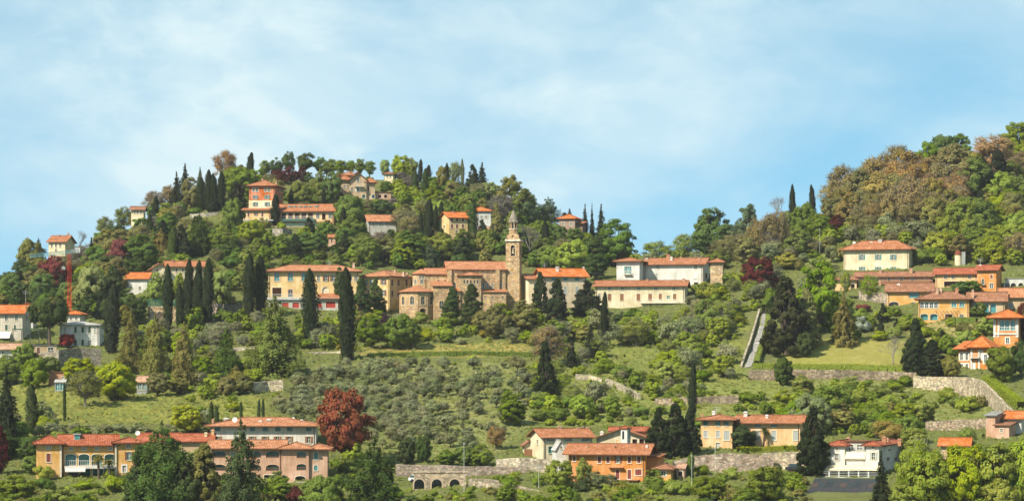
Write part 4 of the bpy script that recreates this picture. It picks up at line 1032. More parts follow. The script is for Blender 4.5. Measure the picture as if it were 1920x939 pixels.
stone_wall('weathered long wall above the three arches', [(742, 870, 893), (800, 871, 893), (880, 873, 894), (950, 874, 890), (985, 876, 892), (1000, 884, 894)], col=(.42,.33,.25), Dfix=528)
stone_wall('pale ramp wall falling to the right of the arches', [(878, 896, 914), (930, 900, 917), (1000, 917, 920), (1010, 919, 921)], col=(.44,.36,.25))
stone_wall('rubble wall under the cream farmhouse', [(930, 860, 878), (975, 858, 882), (1020, 860, 886), (1042, 864, 888)], col=(.50,.42,.30))
stone_wall('broken rubble wall on the slope right of the dark cypress', [(1079, 700, 713), (1105, 702, 713), (1128, 710, 716)], col=(.60,.50,.34))
stone_wall('overgrown stone wall sliding down through the orchard', [(1135, 710, 722), (1165, 722, 733), (1196, 738, 750)], col=(.45,.38,.26))
stone_wall('pale terrace wall left of the olive slope', [(472, 718, 736), (500, 714, 735), (531, 712, 733)], col=(.58,.49,.33))
stone_wall('short mossy wall beside the big cedar', [(556, 692, 702), (580, 690, 702)], col=(.50,.42,.28))
stone_wall('tall stone retaining wall below the white shuttered house', [(78, 662, 690), (110, 655, 690), (150, 652, 688), (190, 654, 684)], col=(.36,.31,.23))
stone_wall('cream roadside wall below the convent cypresses', [(425, 652, 660), (455, 650, 658), (480, 652, 658)], col=(.55,.46,.34))
stone_wall('thin pale terrace wall left of the tallest cypress', [(578, 660, 664), (610, 659, 663), (640, 658, 663)], col=(.58,.5,.36))
stone_wall('wall coloured shadow dark behind the two broad cypresses', [(392, 566, 592), (420, 570, 594), (455, 568, 592)], col=(.30,.24,.18))  # stone colour darkened to paint the shadow lying on this wall
stone_wall('grey rock wall under the villa terrace on the hill', [(512, 429, 442), (530, 428, 443), (548, 430, 441)], col=(.36,.32,.26))
stone_wall('old stone wall below the black cypress clump on the ridge', [(356, 401, 409), (385, 399, 408), (408, 397, 404)], col=(.40,.36,.28))
stone_wall('stone wall of the yard by the orange roofed wing', [(1610, 545, 562), (1650, 548, 570), (1665, 552, 574)], col=(.42,.34,.25))
b = Bld('arcade_wall', 'stone road wall with small arches beside the cypress row', 'arcade', 300, 600, 0, D=748)
b.block(277, 330, 574, 602, dep=2, col='tan', roof=None, m='stone', ops=ops('L', (287, 299), 592, 9, 16, pane='tan', deep=1.0, tcol='stone', trim=.2))
b = Bld('garden_fence', 'green mesh fence on top of the small arched wall', 'fence', 300, 574, 0, D=749)
x0, z0 = b.pf(277, 575, 0); x1, z1 = b.pf(338, 561, 0)
for i in range(14): x = x0 + (x1 - x0) * i / 13; p = MB(); p.box((x, 0, z0 - .3), (x + .08, .08, z1)); p.build('post', 'paint', b.root, C['dkgreen'])
p = MB()
for i in range(8): zz = z0 + .1 + (z1 - z0 - .2) * i / 7; p.tube((x0, .04, zz), (x1, .04, zz), .025, .025, 4)
for i in range(90): x = x0 + (x1 - x0) * i / 90; p.tube((x, .04, z0), (x, .04, z1), .02, .02, 3)
p.build('mesh_panel', 'paint', b.root, (.04, .16, .10))

def strip(name, label, pts, m, col, kind=None, lift=.06):
    """pts: (left column, right column, row) laid on the ground"""
    mb = MB(); L = []
    for i in range(len(pts) - 1):
        for k in range(6):
            f = k / 6; L.append([pts[i][j] + (pts[i + 1][j] - pts[i][j]) * f for j in range(3)])
    L.append(pts[-1]); W_ = []
    for ul, ur, v in L:
        D = gD((ul + ur) / 2, v); W_.append([Vector(((u - 960) * D / F, D, float(gz(u, D)) + lift)) for u in (ul, ul + (ur - ul) * .5, ur)])
    for a, c in zip(W_, W_[1:]):
        for i in (0, 1): mb.poly([a[i], a[i + 1], c[i + 1], c[i]])
    o = mb.build(name, m, None, col); tag(o, label, None, None, kind); return o
pth = [(1396, 1408, 690), (1403, 1415, 672), (1412, 1424, 648), (1421, 1431, 622), (1427, 1435, 602), (1430, 1436, 585)]
strip('path', 'steep cobbled stairway path climbing beside the lawn hedge', pth, 'stone', (.30, .28, .25), 'structure', .1)
stone_wall('low wall along the left side of the steep stairway path', [(1392, 684, 692), (1399, 662, 671), (1408, 638, 648), (1416, 612, 622), (1421, 594, 602), (1426, 578, 587)], .5, (.50,.42,.30))

# ---- parked cars
def car(label, u, v, D=None, rot=0, col=(.6,.6,.6)):
    D = D or gD(u, v); r = link('parked_car', None); r.location = ((u - 960) * D / F, D, float(gz(u, D)) + .02); r.rotation_euler = (0, 0, R(rot)); tag(r, label, 'car')
    def hull(name, prof, w0, w1, m, cl, par):
        p = MB(); n = len(prof)
        for s in (-1, 1): p.poly([(x, s * (w1 if z > .85 else w0), z) for x, z in prof])
        for i in range(n):
            (xa, za), (xb, zb) = prof[i], prof[(i + 1) % n]; wa = w1 if za > .85 else w0; wb = w1 if zb > .85 else w0
            p.poly([(xa, -wa, za), (xb, -wb, zb), (xb, wb, zb), (xa, wa, za)])
        return p.build(name, m, par, cl)
    bd = hull('body', [(-2.0, .3), (2.0, .3), (2.05, .7), (1.1, .84), (-1.9, .84), (-2.05, .7)], .85, .85, 'paint', col, r)
    hull('windows', [(-1.7, .82), (1.0, .82), (.45, 1.34), (-1.35, 1.34)], .8, .66, 'glass', C['glass'], r)
    p = MB(); p.box((-1.3, -.66, 1.33), (.42, .66, 1.42)); p.build('car_roof', 'paint', r, col)
    for x in (-1.25, 1.25):
        for s in (-1, 1):
            p = MB(); p.tube((x, s * .7, .31), (x, s * .88, .31), .31, .31, 12); wv = p.build('wheel', 'paint', r, C['black'])
for lab, u in (('left white car parked on the road above the arches', 785), ('right white car parked on the road above the arches', 802)):
    car(lab, u, 893, 522.5, 0, (.62, .64, .64))
car('dark car parked at the foot of the pale garden wall', 1492, 884, None, 4, (.03, .03, .035))

# ================================================================ PLANTS: one prototype mesh per variant, copied into individuals
LEAF = {}; NRM = {}
def cards_mesh(name, Cn, N, size, asp=.62, up=None, soft=None):
    Cn = np.asarray(Cn, float); N = np.asarray(N, float); n = len(Cn)
    N /= np.linalg.norm(N, axis=1, keepdims=True) + 1e-9
    r = rng.normal(size=(n, 3)) if up is None else np.asarray(up, float) + rng.normal(size=(n, 3)) * .25
    t = np.cross(N, r) if up is None else r - N * (r * N).sum(1, keepdims=True)
    t /= np.linalg.norm(t, axis=1, keepdims=True) + 1e-9
    b = np.cross(N, t); s = np.asarray(size, float).reshape(-1, 1) * np.ones((n, 1))
    k = rng.uniform(.7, 1.3, (n, 1)); s = s * k
    # a leaf spray: five-sided, bent a little out of its plane
    V = np.stack([Cn - t * s, Cn - t * s * .1 + b * s * asp + N * s * .12, Cn + t * s * .55 + b * s * asp * .6, Cn + t * s - N * s * .15, Cn + t * s * .2 - b * s * asp][::-1], 1).reshape(-1, 3)
    me = bpy.data.meshes.new(name)
    me.vertices.add(n * 5); me.vertices.foreach_set('co', V.ravel())
    me.loops.add(n * 5); me.loops.foreach_set('vertex_index', np.arange(n * 5, dtype=np.int32))
    me.polygons.add(n); me.polygons.foreach_set('loop_start', np.arange(0, n * 5, 5, dtype=np.int32))
    me.update(); me.validate()
    me.materials.append(M['foliage'])
    if soft is not None:      # leaves on a shoot face outwards together: shade them along the crown's own surface
        sn = np.asarray(soft, float); sn = sn / (np.linalg.norm(sn, axis=1, keepdims=True) + 1e-9); NRM[me.name] = sn
        ca = me.attributes.new('custom_normal', 'FLOAT_VECTOR', 'POINT'); ca.data.foreach_set('vector', np.repeat(sn, 5, 0).ravel())
    LEAF[me.name] = V.reshape(n, 5, 3)
    return me
def sphere_pts(n):
    v = rng.normal(size=(n, 3)); return v / np.linalg.norm(v, axis=1, keepdims=True)
def clump_leaves(cs, rs, per, crown_c, flat=.8, shell=.5, softn=.22):
    P, N, SN = [], [], []
    for c, r in zip(cs, rs):
        k = max(6, int(per * (r / np.mean(rs)) ** 2))
        d = sphere_pts(k)
        rad = r * rng.uniform(shell, 1.08, (k, 1)) ** .7
        p = c + d * rad * np.array([1, 1, flat])
        out = (c - crown_c); out = out / (np.linalg.norm(out) + 1e-6)
        nrm = d * .75 + out * .75 + np.array([0, 0, .3]) + rng.normal(size=(k, 3)) * .36
        P.append(p); N.append(nrm); SN.append(d * .75 + out * .8 + np.array([0, 0, .25]) + rng.normal(size=(k, 3)) * softn)
    return np.concatenate(P), np.concatenate(N), np.concatenate(SN)
def limbs(mb, base, tips, r0, kink=.15):
    for tp in tips:
        mid = (Vector(base) * .45 + Vector(tp) * .55) + Vector((random.uniform(-1, 1), random.uniform(-1, 1), random.uniform(.2, 1))) * kink * (Vector(tp) - Vector(base)).length
        mb.tube(base, mid, r0, r0 * .6, 5); mb.tube(mid, tp, r0 * .6, r0 * .2, 4)
PROTO = {}
def add(kind, crown, trunk, Wd, H, name): PROTO.setdefault(kind, []).append((crown, trunk, Wd, H, name))
def broadleaf(kind, name, seed, H=10., Wd=9., tf=.14, nc=46, per=120, size=.30, shell=.35, rcl=.22, top=1.0, squash=1.0, twigs=False, conic=0, softn=.22):
    global rng; rng = np.random.default_rng(seed); random.seed(seed)
    cc = np.array([0, 0, H * (tf + (1 - tf) * .5)]); rr = np.array([Wd / 2, Wd / 2, H * (1 - tf) / 2])
    lump = sphere_pts(7); la = rng.uniform(.0, .30, 7)
    cs, rs = [], []
    while len(cs) < nc:
        d = sphere_pts(1)[0]
        f = 1 - .16 + sum(a * max(0, d @ l) ** 3 for a, l in zip(la, lump)) - .1 * rng.random()
        rad = rng.uniform(.35, 1) ** .5
        p = d * rad * f * (1 - rcl * .75)
        if p[2] < -.75 * top and rng.random() < .7: continue
        if conic:
            q_ = rng.random() ** 1.25; a_ = rng.uniform(0, 6.28); R_ = ((1 - q_ ** 2.0) * .98 + .06) * math.sqrt(rng.uniform(.25, 1)) * rng.uniform(.8, 1.1)
            p = np.array([R_ * math.cos(a_), R_ * math.sin(a_), (2 * q_ - 1) * .93])
        elif p[2] < 0: p[:2] *= 1 + .22 * abs(p[2])
        cs.append(cc + p * rr); rs.append(rcl * Wd * rng.uniform(.55, 1.15) * .55 * (1.2 if rad < .6 else 1))
    P, N, SN = clump_leaves(cs, rs, per, cc, .85, shell, softn)
    P[:, 2] = np.maximum(P[:, 2], .15)
    cr = cards_mesh(kind + '_crown', P, N, size, soft=SN)
    mb = MB(); r0 = .028 * H
    zf = H * (tf + .18)
    mb.tube((0, 0, -.8), (.05 * Wd * random.uniform(-1, 1), 0, zf), r0, r0 * .7, 7)
    tips = [tuple(cs[i]) for i in range(0, len(cs), 2)]
    limbs(mb, (0, 0, zf * .8), tips, r0 * .45)
    if twigs:
        for c in cs:
            for k in range(7):
                d = sphere_pts(1)[0]; d[2] = abs(d[2]) * .8; e = Vector(c) + Vector(d) * rcl * Wd * .62
                mb.tube(Vector(c) * .96 + Vector((0, 0, .1)), e, .045, .02, 3)
    add(kind, cr, mb.mesh(kind + '_trunk', M['bark']), Wd, H, name)
for i in range(6): broadleaf('dec', 'broadleaf_tree', 100 + i, H=10 + i % 3, Wd=9, tf=-.05, nc=95, per=120, size=.215, rcl=.19)
for i in range(4): broadleaf('airy', 'budding_tree', 130 + i, H=10, Wd=8.5, nc=80, per=62, size=.15, softn=.45, shell=.15, tf=.08, rcl=.22, twigs=True)
for i in range(3): broadleaf('tall', 'slender_tree', 150 + i, H=11, Wd=5.5, tf=.12, nc=46, per=120, size=.17, rcl=.28)
for i in range(4): broadleaf('bush', 'shrub', 160 + i, H=3.2, Wd=4, tf=.0, nc=34, per=110, size=.12, rcl=.27)
for i in range(2): broadleaf('ball', 'clipped_shrub', 170 + i, H=5, Wd=4.4, tf=-.04, nc=130, per=110, size=.14, rcl=.17, shell=.5, top=3)
for i in range(5): broadleaf('olive', 'olive_tree', 180 + i, H=4.6, Wd=4.6, tf=.14, nc=30, per=80, size=.14, rcl=.30, shell=.1, softn=.6)
for i in range(3): broadleaf('upine', 'stone_pine', 190 + i, H=11, Wd=8, tf=.26, nc=48, per=170, size=.18, rcl=.24)
def cypress(kind, seed, H=15., Wd=3.2, n=9000, rough=.3, name='cypress_tree', size=.19, belly=.42, base=.02):
    global rng; rng = np.random.default_rng(seed); random.seed(seed)
    z = rng.uniform(base, 1, n) ; ph = rng.uniform(0, 2 * math.pi, n)
    prof = np.where(z < belly, .62 + .38 * np.sin(np.pi / 2 * (z - base) / (belly - base)), np.cos(np.pi / 2 * np.clip((z - belly) / (1.0 - belly), 0, 1)) ** .55)
    ks = rng.integers(2, 7, 6); fz = rng.uniform(6, 44, 6); p0 = rng.uniform(0, 6.28, 6)
    l = sum(np.sin(k * ph + f * z + q) for k, f, q in zip(ks, fz, p0)) / 3
    r = prof * Wd / 2 * (1 - rough + rough * l) * rng.uniform(.62, 1.12, n)
    ln = .03 * H * rng.normal(); lean = ln * z ** 2
    P = np.stack([r * np.cos(ph) + lean, r * np.sin(ph), z * H], 1)
    N = np.stack([np.cos(ph), np.sin(ph), np.full(n, .25)], 1) + rng.normal(size=(n, 3)) * .38
    up = np.stack([np.cos(ph) * .35, np.sin(ph) * .35, np.ones(n)], 1)
    cr = cards_mesh(kind + '_crown', P, N, size * rng.uniform(.7, 1.3, n), .42, up, soft=np.stack([np.cos(ph), np.sin(ph), np.full(n, .2)], 1) + rng.normal(size=(n, 3)) * .25)
    mb = MB(); mb.tube((0, 0, -1), (ln * .6, 0, H * .8), .2, .05, 6)
    add(kind, cr, mb.mesh(kind + '_trunk', M['bark']), Wd, H, name)
for i in range(4): cypress('cyp', 200 + i)
for i in range(4): broadleaf('yew', 'conifer_tree', 210 + i, H=12, Wd=6.8, tf=.0, nc=150, per=120, size=.19, rcl=.19, conic=.55, top=3)
def tiered(kind, seed, H, Wd, tiers, per, name, flat, droop, top_w, size=.26, tf=.06, cloud=.5):
    global rng; rng = np.random.default_rng(seed); random.seed(seed)
    P, N, U, SN = [], [], [], []; mb = MB(); mb.tube((0, 0, -1), (0, 0, H * .97), .022 * H, .02, 6)
    for t in range(tiers):
        f = t / (tiers - 1); z = H * (tf + (1 - tf) * f); L = Wd / 2 * ((1 - f) ** .8 * (1 - top_w) + top_w * (1 - f ** 4)) * rng.uniform(.72, 1.1)
        if f > .97: L = .25
        nb = max(4, int(5 + 5 * (1 - f)))
        a0 = rng.random() * 6.28
        for k in range(nb):
            a = a0 + 2 * math.pi * k / nb + rng.uniform(-.3, .3); l = L * rng.uniform(.55, 1.12); zz = z + rng.uniform(-.5, .5) * H / tiers
            d = np.array([math.cos(a), math.sin(a), 0]); side = np.array([-d[1], d[0], 0])
            n = max(8, int(per * l / (Wd / 2)))
            s = rng.uniform(.12, 1, n) ** .75
            w = (.30 * l * (1.15 - s)) * cloud * 2
            p = d * (s * l)[:, None] + side * (rng.uniform(-1, 1, n) * w)[:, None]
            p[:, 2] += zz - droop * l * s ** 1.6 + rng.normal(size=n) * flat * l * .10 - rng.exponential(1, n) * .028 * H
            P.append(p); nn = np.tile(np.array([0, 0, .8]) + d * .6, (n, 1)) + rng.normal(size=(n, 3)) * .55; N.append(nn); SN.append(np.tile(np.array([0, 0, .75]) + d * .8, (n, 1)) + rng.normal(size=(n, 3)) * .3); U.append(np.tile(d + np.array([0, 0, -droop]), (n, 1)))
            mb.tube((0, 0, zz), tuple(d * l * .8 + np.array([0, 0, zz - droop * l * .65])), .012 * H * (1 - f) + .03, .02, 4)
    cr = cards_mesh(kind + '_crown', np.concatenate(P), np.concatenate(N), size, .5, np.concatenate(U), soft=np.concatenate(SN))
    add(kind, cr, mb.mesh(kind + '_trunk', M['bark']), Wd, H, name)
for i in range(4): tiered('spruce', 230 + i, 15, 6.2, 21, 120, 'spruce_tree', 1.0, .38, .0, .20)
for i in range(4): tiered('cedar', 240 + i, 14, 11, 13, 260, 'cedar_tree', .9, .14, .30, .21, .05, .8)
for i in range(2): tiered('lebanon', 250 + i, 12, 11, 9, 320, 'cedar_tree', .8, -.02, .75, .20, .2, .9)
def bare(kind, seed, H=9., leaves=0):
    global rng; rng = np.random.default_rng(seed); random.seed(seed)
    mb = MB(); ends = []
    def grow(p, d, L, r, n):
        q = p + d * L; mb.tube(p, q, r, r * .68, 4 if n < 3 else 6)
        if n == 0: ends.append(q); return
        for k in range(random.choice((2, 3, 3))):
            e = (d + Vector((random.gauss(0, .42), random.gauss(0, .42), random.gauss(.12, .25)))).normalized()
            grow(q, e, L * random.uniform(.66, .86), r * .62, n - 1)
    grow(Vector((0, 0, -.3)), Vector((0, 0, 1)), H * .24, .19, 6)
    E = np.array([tuple(e) for e in ends]); Wd = float(2 * np.abs(E[:, :2]).max()); Hh = float(E[:, 2].max())
    P = np.repeat(E, 2, 0) + rng.normal(size=(len(E) * 2, 3)) * .18
    add(kind, cards_mesh(kind + '_crown', P, rng.normal(size=P.shape), .09, .3), mb.mesh(kind + '_trunk', M['bark']), Wd, Hh, 'bare_tree')
for i in range(3): bare('bare', 260 + i)
def palm(seed):
    global rng; rng = np.random.default_rng(seed); random.seed(seed)
    mb = MB(); 
    for k in range(8): mb.tube((.04 * k, 0, k * .62 - .5), (.04 * (k + 1), 0, (k + 1) * .62 - .5), .24, .2, 8)
    top = np.array([.32, 0, 4.5]); P, N, U = [], [], []
    for k in range(30):
        a = rng.uniform(0, 6.28); el = rng.uniform(-.9, 1.2); L = rng.uniform(1.0, 1.5)
        for s in np.linspace(.15, 1, 9):
            d = np.array([math.cos(a) * math.cos(el), math.sin(a) * math.cos(el), math.sin(el)])
            p = top + d * L * s + np.array([0, 0, -.5 * s * s])
            for q in (-1, 1): P.append(p + q * .1 * np.array([-math.sin(a), math.cos(a), 0])); N.append(rng.normal(size=3) * .4 + np.array([0, 0, 1])); U.append(d)
    add('palm', cards_mesh('palm_crown', P, N, .24, .3, U), mb.mesh('palm_trunk', M['bark']), 2.9, 5.7, 'palm_tree')
palm(270)

# foliage colours (real leaf albedos)
G = dict(g=(0.170,0.224,0.036), g2=(0.122,0.184,0.039), lg=(0.258,0.306,0.045), yg=(0.320,0.333,0.045), dg=(0.078,0.111,0.034), dk=(0.038,0.050,0.022), bl=(0.109,0.150,0.072), pale=(0.251,0.293,0.102), ol=(0.229,0.214,0.068), og=(.270,.280,.140), og2=(.215,.228,.112), br=(.285,.225,.080), tan=(0.302,0.226,0.104), cop=(0.336,0.226,0.093), rd=(.110,.032,.027), rd2=(.200,.055,.045), rr=(.270,.088,.032), pur=(0.055,0.036,0.038), gold=(0.302,0.244,0.052), gy=(0.197,0.168,0.128), cg=(0.177,0.205,0.052), red=(0.348,0.023,0.014))
BARK = (.085, .065, .045); GBARK = (.16, .14, .115)
PLACED = []           # (x, y, radius)
_n = [0]
def plant(kind, u, v, hpx, wpx, col, label, cat, group=None, jit=True, D=None, name=None):
    D = D or gD(u, v)
    k = D / F
    V = PROTO[kind]; pr = V[_n[0] % len(V)]; _n[0] += 1
    cr, tr, Wd, H, nm = pr
    z = float(gz(u, D)); root = link(name or nm, None)
    root.empty_display_size = .5
    root.location = ((u - 960) * D / F, D, z - .1)
    root.rotation_euler = (0, 0, random.uniform(0, 6.28))
    sx = wpx * k / Wd * 1.16; sz = hpx * k / H * (1.05 if kind in ('dec', 'airy', 'yew', 'olive', 'bush') else 1.0)
    if kind in ('cyp', 'ball', 'palm'): sx /= 1.12
    root.scale = (sx, sx, sz)
    c = G[col] if isinstance(col, str) else col
    j = random.uniform(.86, 1.16) if jit else 1
    c = tuple(max(.004, q * j * random.uniform(.94, 1.06)) for q in c)
    link('crown', cr, root, c); link('trunk', tr, root, GBARK if kind in ('bare', 'airy') else BARK)
    tag(root, label, cat, group)
    PLACED.append((root.location.x, D, wpx * k * .5))
    return root
ORD = ['first', 'second', 'third', 'fourth', 'fifth', 'sixth', 'seventh', 'eighth', 'ninth', 'tenth', 'eleventh', 'twelfth']
CAT = dict(dec='tree', airy='tree', tall='tree', bush='shrub', ball='shrub', olive='olive tree', upine='pine tree', cyp='cypress', yew='conifer', spruce='spruce', cedar='cedar', lebanon='cedar', bare='bare tree', palm='palm')
HAND = []
def T(desc, kind, col, *items):
    """items: (column, foot row, top row, width px[, colour])"""
    items = sorted(items, key=lambda i: i[0])
    for i, it in enumerate(items):
        u, v, vt, w = it[:4]
        lab = desc if len(items) == 1 else f'{ORD[i]} from the left of the {desc}'
        HAND.append((u - w * .42, vt, u + w * .42, v - (v - vt) * .25, gD(u, v)))
        plant(kind, u, v, v - vt, w, it[4] if len(it) > 4 else col, lab, CAT[kind], None if len(items) == 1 else desc)

# ---- skyline and hilltop
T('tall olive green tree alone on the far left skyline', 'dec', 'ol', (57, 512, 437, 50))
T('dark conifer against the olive tree on the far left skyline', 'cedar', 'dk', (72, 508, 444, 32))
T('thin bare tree beside the yellow skyline house', 'bare', 'gy', (148, 474, 428, 30))
T('two feathery green trees on the left ridge', 'airy', 'g', (196, 452, 400, 36), (232, 430, 379, 38))
T('two tan budding trees on the left ridge', 'airy', 'tan', (287, 402, 352, 46), (318, 392, 344, 40))
T('two dark firs on the left shoulder of the hill', 'spruce', 'dk', (331, 392, 322, 34), (347, 388, 306, 36))
T('slim fir top behind the black cypress clump', 'spruce', 'dg', (375, 360, 309, 22))
T('brown olive tree left of the black cypress clump', 'dec', 'ol', (360, 396, 333, 40))
T('four black broad cypresses above the old wall', 'cyp', 'dk', (378, 396, 332, 21), (391, 394, 318, 20), (403, 394, 326, 19), (414, 394, 322, 21))
T('copper orange tree standing on the ridge top', 'airy', 'cop', (424, 348, 271, 50))
T('bright green tree left of the orange tower block', 'dec', 'g', (453, 380, 314, 60))
T('single columnar cypress on the ridge top', 'cyp', 'dk', (468, 330, 273, 18))
T('tall leafy green tree left of the long villa', 'dec', 'g', (437, 438, 367, 38))
T('three umbrella pines on the ridge skyline', 'upine', 'dg', (516, 336, 289, 32), (542, 334, 280, 30), (573, 336, 284, 36))
T('spindly pale tree left of the umbrella pines', 'tall', 'pale', (497, 338, 291, 24))
T('dark flat pine right of the umbrella pines', 'upine', 'g2', (601, 334, 291, 32))
T('six pollarded light green trees on the ridge skyline', 'tall', 'g', (622, 334, 289, 26), (638, 336, 291, 26), (657, 336, 292, 20), (675, 338, 290, 22), (694, 338, 294, 22), (612, 336, 294, 20))
T('tall light green poplar on the ridge', 'tall', 'pale', (721, 340, 290, 20))
T('pair of broad light green trees on the ridge', 'dec', 'lg', (750, 338, 286, 36), (769, 340, 291, 28))
T('three crimson maples on the hilltop', 'dec', 'rd', (521, 346, 314, 36), (546, 346, 312, 34), (568, 342, 312, 24))
T('rounded olive green tree right of the orange tower block', 'dec', 'cg', (562, 395, 336, 44))
T('cedar left of the gabled hilltop villa', 'cedar', 'cg', (600, 380, 314, 50))
T('leafy tree touching the gabled hilltop villa', 'dec', 'g2', (622, 384, 316, 40))
T('big fresh green tree below the gabled hilltop villa', 'dec', 'g', (655, 430, 356, 64))
T('dark cypress in front of the long villa', 'cyp', 'dk', (516, 424, 364, 20))
T('slim cypress pair right of the poplars', 'cyp', 'dk', (788, 330, 288, 11), (803, 330, 297, 13))
T('pair of dark cypresses just below the skyline', 'cyp', 'dg', (779, 368, 320, 16), (797, 370, 316, 17))
T('brown green tree on the right part of the skyline', 'dec', 'ol', (829, 356, 305, 26))
T('thin feathery tree on the right part of the skyline', 'airy', 'pale', (851, 350, 300, 34))
T('grey needle thin cypress on the skyline', 'cyp', 'og2', (867, 346, 295, 9))
T('broad dark conifer on the right part of the skyline', 'yew', 'dk', (886, 372, 312, 28))
T('light green tree right of the broad dark conifer', 'dec', 'pale', (920, 378, 338, 34))
T('lofty pine with lopsided top right of the skyline', 'upine', 'ol', (959, 382, 321, 40))
T('yellow brown budding tree under the skyline', 'dec', 'ol', (850, 380, 334, 38))
T('four cypresses left of yellow house', 'cyp', 'dk', (803, 476, 373, 24), (817, 452, 384, 12), (826, 440, 378, 15), (789, 462, 400, 14))
T('dark cypress in front of the pale grey house', 'cyp', 'dg', (886, 448, 380, 26))
T('brownish tall conifer left of the spire', 'yew', 'ol', (930, 455, 384, 26))
T('two blue green cedars right of the spire', 'lebanon', 'bl', (990, 425, 374, 46), (1028, 425, 371, 50))
T('dark fir behind the brown house', 'spruce', 'dk', (1068, 420, 376, 32))
T('three tall dark spruces right of the brown house', 'spruce', 'dk', (1097, 456, 382, 22), (1110, 458, 382, 15), (1127, 462, 382, 32))
T('bare weeping grey tree right of the bell tower', 'bare', 'gy', (992, 488, 424, 46))
T('huge round green tree right of the tall spruces', 'dec', 'g2', (1158, 500, 413, 80))
T('light olive tree behind the orange roofed cream house', 'dec', 'lg', (1076, 512, 444, 62))
T('dark tree left of the white villa', 'dec', 'dg', (1118, 526, 470, 46))
T('two soft green trees behind the white villa roof', 'airy', 'lg', (1232, 494, 448, 60), (1282, 488, 436, 60))
T('large deep green tree above the white villa', 'dec', 'g2', (1333, 488, 390, 84))
T('blue green rounded tree on the saddle', 'dec', 'bl', (1398, 470, 384, 56))
T('three russet budding trees on the saddle', 'airy', 'br', (1420, 484, 404, 54), (1446, 484, 394, 56), (1462, 476, 388, 44))
T('bare grey tree on the right skyline', 'bare', 'gy', (1463, 408, 343, 50))
T('two dark pointed cypresses on the right skyline', 'cyp', 'dk', (1486, 448, 346, 16), (1524, 402, 334, 15))
T('two fresh green trees left of dark crimson tree', 'dec', 'g', (1508, 456, 374, 50), (1538, 460, 396, 50))
T('dark crimson tree at the foot of the brown wood', 'dec', 'rd', (1568, 444, 398, 44))
T('dark green tree crowning the brown wood', 'dec', 'g2', (1768, 312, 236, 70))
T('two green trees left of the crowning tree', 'dec', 'g', (1735, 318, 256, 46), (1800, 300, 240, 46))
T('large russet tree on the right ridge', 'airy', 'cop', (1860, 335, 246, 96))
T('green tree at the right end of the ridge', 'dec', 'g', (1908, 290, 224, 56))
# ---- left slope
T('two large crimson trees on the left slope', 'dec', 'rd2', (104, 552, 470, 60), (226, 512, 438, 56))
T('dense round green tree right of the crimson tree', 'dec', 'g2', (268, 502, 440, 66))
T('narrow cypress on the left slope', 'cyp', 'dg', (322, 492, 424, 22))
T('layered dark cedar in the middle of the left slope', 'cedar', 'dg', (374, 478, 400, 66))
T('tiered dark conifer below the left ridge', 'spruce', 'dg', (281, 452, 394, 40))
T('yellowish conifer left of the narrow cypress', 'cedar', 'gold', (302, 470, 428, 34))
T('pale green blossoming chestnut on the left slope', 'dec', 'pale', (172, 588, 484, 66))
T('great stone pine beside the left houses', 'upine', 'dg', (94, 652, 538, 70))
T('dark cypress right of the white shuttered house', 'cyp', 'dk', (209, 662, 534, 36))
T('grey green conifer above the white shuttered house', 'yew', 'dg', (165, 592, 540, 36))
T('deep green conifer between chestnut and low white house', 'yew', 'dg', (212, 578, 500, 46))
T('five tall cypresses before the pale yellow house', 'cyp', 'dk', (315, 618, 496, 25), (338, 620, 530, 22), (354, 604, 486, 24), (371, 604, 488, 24), (389, 606, 484, 30))
T('two broad dark cypresses left of the convent', 'cyp', 'dk', (467, 602, 475, 30), (489, 596, 478, 30))
T('flowering chestnut between the cypress groups', 'dec', 'pale', (414, 578, 498, 46))
T('two bright trees before the pale yellow house', 'dec', 'lg', (292, 574, 510, 38), (334, 572, 512, 30))
T('two slim cypresses in front of the convent', 'cyp', 'dk', (582, 642, 504, 38), (651, 676, 502, 40))
T('three smaller dark conifers before the convent', 'yew', 'dg', (637, 580, 504, 28), (677, 594, 522, 34), (705, 588, 524, 32))
T('large spreading green cedar below the convent', 'cedar', 'cg', (515, 706, 556, 136))
T('three golden green cedars on the left garden slope', 'cedar', 'ol', (246, 700, 578, 62), (292, 708, 586, 74), (345, 724, 606, 62))
T('rounded dark green cedar left of the spreading cedar', 'cedar', 'g2', (425, 705, 612, 60))
T('dark purple shrub below the church', 'bush', 'pur', (726, 626, 588, 30))
T('three leafy green shrubs below the church apse', 'dec', 'g', (692, 652, 590, 56), (750, 655, 584, 60), (770, 654, 596, 46))
T('two dark yews before the church wall', 'yew', 'dg', (848, 606, 540, 36), (884, 608, 534, 40))
T('two rounded olive green trees below the bell tower', 'dec', 'ol', (932, 636, 572, 56), (986, 632, 564, 62))
T('three dark evergreens before the cream house', 'yew', 'dk', (1013, 588, 512, 30), (1045, 612, 526, 40), (1101, 596, 530, 50))
T('pink brown budding tree in the middle garden', 'airy', 'tan', (1030, 684, 606, 78))
T('slim dark cypress standing in the orchard', 'cyp', 'dk', (1133, 654, 548, 19))
T('two small dark cypresses left of the orchard', 'yew', 'dk', (1108, 672, 612, 20), (1072, 690, 640, 18))
T('round clipped shrub below the cream farmhouse', 'ball', 'dg', (1158, 609, 588, 23))
T('small dome shaped tree below the cream farmhouse', 'dec', 'g2', (1186, 606, 574, 36))
T('round yellow green tree in front of the white villa', 'dec', 'yg', (1258, 532, 496, 56))
T('leafy green tree right of the cream farmhouse', 'dec', 'g', (1328, 632, 560, 54))
T('two bright shrubs by the gatehouse', 'bush', 'yg', (1330, 562, 530, 40), (1350, 556, 538, 30))
T('big wine red tree by the stairway', 'dec', 'rd', (1418, 556, 476, 64))
T('yellow green tree right of the wine red tree', 'dec', 'yg', (1476, 506, 470, 50))
